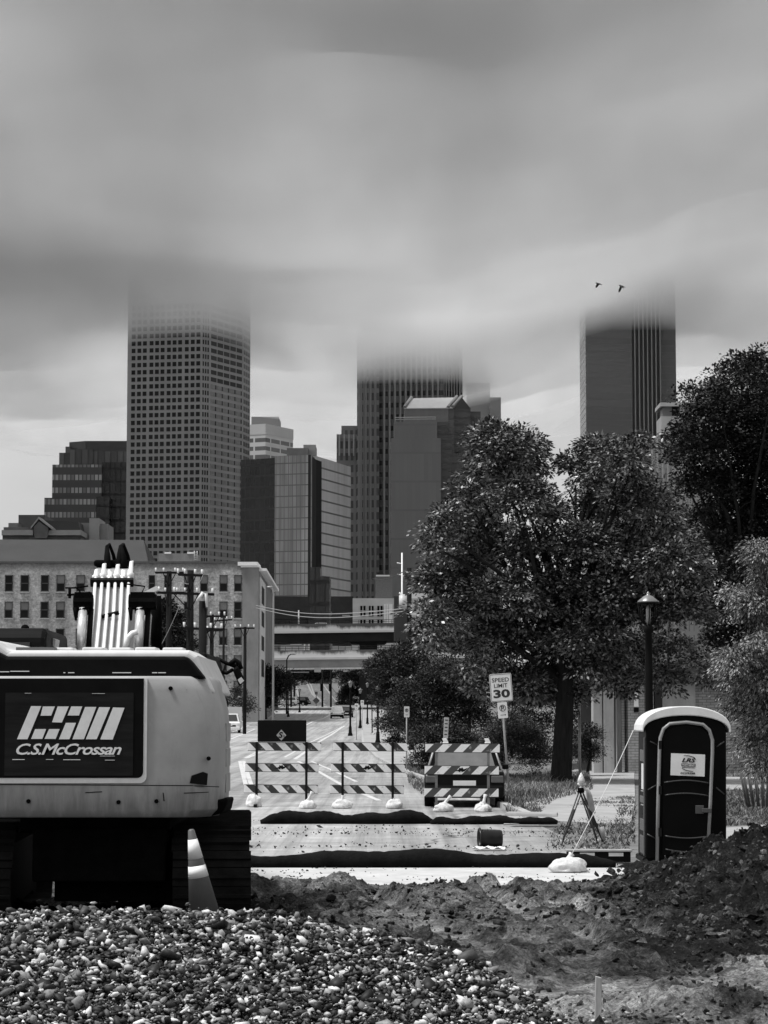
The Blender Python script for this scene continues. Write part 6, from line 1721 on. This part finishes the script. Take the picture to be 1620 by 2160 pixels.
MB().bb(P2(710,Y5+4)[0], P2(753,Y5+4)[0], Y5+3.6, Y5+3.99, Z(924,Y5), Z(915,Y5)).build('shoulder_band', M('stone band', .17, .8), t5)
mb = MB()
for k in range(4): c = P2(716+10*k, Y5+3); mb.bb(c[0]-.4, c[0]+.4, Y5+2.6, Y5+3.5, Z(960, Y5), Z(915, Y5))
mb.build('rib', M('pale rib', .3, .8), t5)

# 6: glass tower with a gabled crown in front of it
Y6 = 1100; t6 = tower('gabled_glass_tower', 'dark glass tower with a gabled crown in front of the ribbed tower', P2(920, Y6))
g6 = facade('smooth grey glass', .14, .155, 2.0, 14.0, .96, .93, .05, rough=.25, gl_rough=.2, spec=.3); g6d = facade('dark striped glass', .05, .07, 200, 3.6, 1.0, .6, .1, rough=.3); g6m = facade('mid glass', .08, .095, 200, 3.8, 1.0, .8, .08, rough=.3)
pb(825, 930, 924, Y6, 40, g6, 'front_slab', t6); pb(831, 922, 890, Y6+1, 36, g6, 'front_slab_top', t6); pb(930, 953, 924, Y6+3, 36, g6d, 'side_slab', t6); pb(922, 946, 890, Y6+4, 30, g6d, 'side_slab_top', t6)
rl = MB()
for y in (885, 881): p = at(833, y, Y6+2); q = at(920, y-1, Y6+2); rl.tube(p, q, .25, n=5)
rl.bb(at(833,890,Y6).x, at(921,890,Y6).x, Y6+1.5, Y6+1.9, Z(893,Y6), Z(889.5,Y6)); rl.build('parapet_rail', M('pale parapet', .35, .6), t6)
Y7 = Y6+24
pb(853, 946, 862, Y7, 40, g6, 'upper_slab', t6); pb(946, 958, 860, Y7+.5, 40, g6m, 'corner', t6); pb(958, 993, 860, Y7+2, 40, g6d, 'gable_face', t6); pb(985, 1014, 868, Y7+6, 40, g6d, 'rear_wing', t6); pb(953, 975, 955, Y7-6, 20, g6m, 'low_corner', t6)
ga = at(958, 860, Y7+2); gb = at(974, 838, Y7+2); gc = at(993, 862, Y7+2)
MB().extrude([(ga.x, ga.z-.05), (gc.x, gc.z), (gb.x, gb.z)], 'y', Y7+2, Y7+40).build('gable', M('dark gable', .03, .4), t6)
l0 = at(853, 861, Y7-.3); l1 = at(868, 840, Y7+16); r0 = at(955, 860, Y7-.3); r1 = at(974, 838, Y7+14)
mb = MB(); mb.add([l0, r0, r1, l1, l0-Vector((0,0,.4)), r0-Vector((0,0,.4)), r1-Vector((0,0,.4)), l1-Vector((0,0,.4))], [(0,1,2,3),(7,6,5,4),(0,4,5,1),(1,5,6,2),(2,6,7,3),(3,7,4,0)])
mb.build('sloping_roof', M('pale standing seam roof', .40, .5, .1, .2), t6)
mb = MB()
for (p, q) in ((l0, l1), (at(945,861,Y7-.3), at(964,838,Y7+14)), (r0, r1)):
    mb.tube(p+Vector((0,0,.4)), q+Vector((0,0,.4)), .9, n=6)
mb.build('roof_edge', M('grey roof edge', .2, .5), t6)

# 7: pale tower far behind, top in cloud, mist below put into its pale colour
Y8 = 1420; t7 = tower('misty_tower', 'pale distant tower fading into the mist right of the gabled tower', P2(1030, Y8))
g7 = facade('mist-paled glass', .20, .24, 200, 12.0, 1.0, .92, .05)
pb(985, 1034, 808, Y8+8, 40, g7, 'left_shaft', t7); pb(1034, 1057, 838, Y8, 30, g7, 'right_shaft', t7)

# 8: dark slab tower on the right
Y9 = 1300; t8 = tower('slab_tower', 'dark slab tower with pale vertical stripes on the right, top lost in cloud', P2(1330, Y9))
g8 = facade('dark horizontal glass', .09, .11, 300, 4.0, 1.0, .82, .1, rough=.35); 
pb(1237, 1335, 400, Y9, 40, g8, 'left_face', t8); pb(1335, 1396, 400, Y9+1, 40, M('dark recess', .022, .5), 'striped_face', t8); pb(1396, 1428, 400, Y9+5, 40, g8, 'right_face', t8)
for k in range(7):
    c = P2(1341+8.9*k, Y9+.5); MB().bb(c[0]-.32, c[0]+.32, Y9-.6, Y9+.98, 60, 330).build('stripe', M('pale mullion', .2, .6), t8)
# pale old tower and white structure by the trees
Y10 = 1000; t9 = tower('pale_stone_tower', 'pale ribbed stone tower glimpsed between the two big trees', P2(1370, Y10))
f9 = facade('pale ribs', .42, .30, 2.2, 9.0, .3, .8, .2)
pb(1300, 1425, 922, Y10, 40, f9, 'shaft', t9); tag(ribs(1326, 1424, 9, Y10, Z(924, Y10), t9, M('pale stone rib', .46, .8), wd=.8, dp=.8, z0=30))
pb(1312, 1345, 920, Y10-1, 20, M('white ledge', .6, .8), 'ledge', t9, 923)
Y11 = 1100; t10 = thing('white_roof_frame', 'white framed rooftop structure with an opening left of the dark tall tree', 'building', P2(1430, Y11)+(tz(1100),))
WF = M('white frame wall', .5, .8, .1, .1)
pb(1396, 1470, 878, Y11+2, 20, WF, 'wall', t10); pb(1394, 1470, 849, Y11, 22, WF, 'top_beam', t10, 857)
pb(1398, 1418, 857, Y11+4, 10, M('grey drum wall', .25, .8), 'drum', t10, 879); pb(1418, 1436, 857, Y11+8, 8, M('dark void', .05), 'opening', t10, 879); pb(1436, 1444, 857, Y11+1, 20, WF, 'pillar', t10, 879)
pb(1420, 1500, 1000, Y11-50, 30, f9, 'lower_block', t10)

# ------------------------------------------------------------------ two birds
def bird(px, py, label, flap, head):
    p = at(px, py, 150); t = thing('bird', label, 'bird', p, 0, 'birds crossing the cloud')
    BM = M('dark plumage', .015, .8)
    V = []
    mb = MB().path([(-.17*head, 0, .0), (-.12*head, 0, .02), (-.02*head, 0, .0), (.08*head, 0, .01), (.13*head, 0, .035), (.175*head, 0, .03), (.205*head, 0, .02)], [.012, .04, .062, .055, .04, .03, .006], 9)
    mb.add([(-.10*head,-.02,.01), (-.27*head,-.06,.0), (-.28*head,.06,.0), (-.10*head,.02,.01), (-.10*head,0,-.01)], [(0,1,2,3), (0,4,3)])
    mb.build('body', BM, t, world=False)
    for s_ in (-1, 1):
        w_ = MB(); z = flap
        pts = [(.07*head, .03*s_, .02), (.10*head, .2*s_, z*.55), (.02*head, .42*s_, z), (-.06*head, .40*s_, z*.9), (-.08*head, .2*s_, z*.45), (-.07*head, .03*s_, .01)]
        w_.add(pts + [(q[0], q[1], q[2]-.012) for q in pts], [(0,1,2,3,4,5), (11,10,9,8,7,6)] + [(i, (i+1) % 6, (i+1) % 6+6, i+6) for i in range(6)])
        w_.build('wing', BM, t, world=False)
    t.rotation_euler = (R(8*head), R(10), R(15))
bird(1262, 599, 'left one of two dark birds flying above the right slab tower, wings level', -.12, -1)
bird(1311, 604, 'right one of two dark birds flying above the right slab tower, wings lowered', -.28, -1)
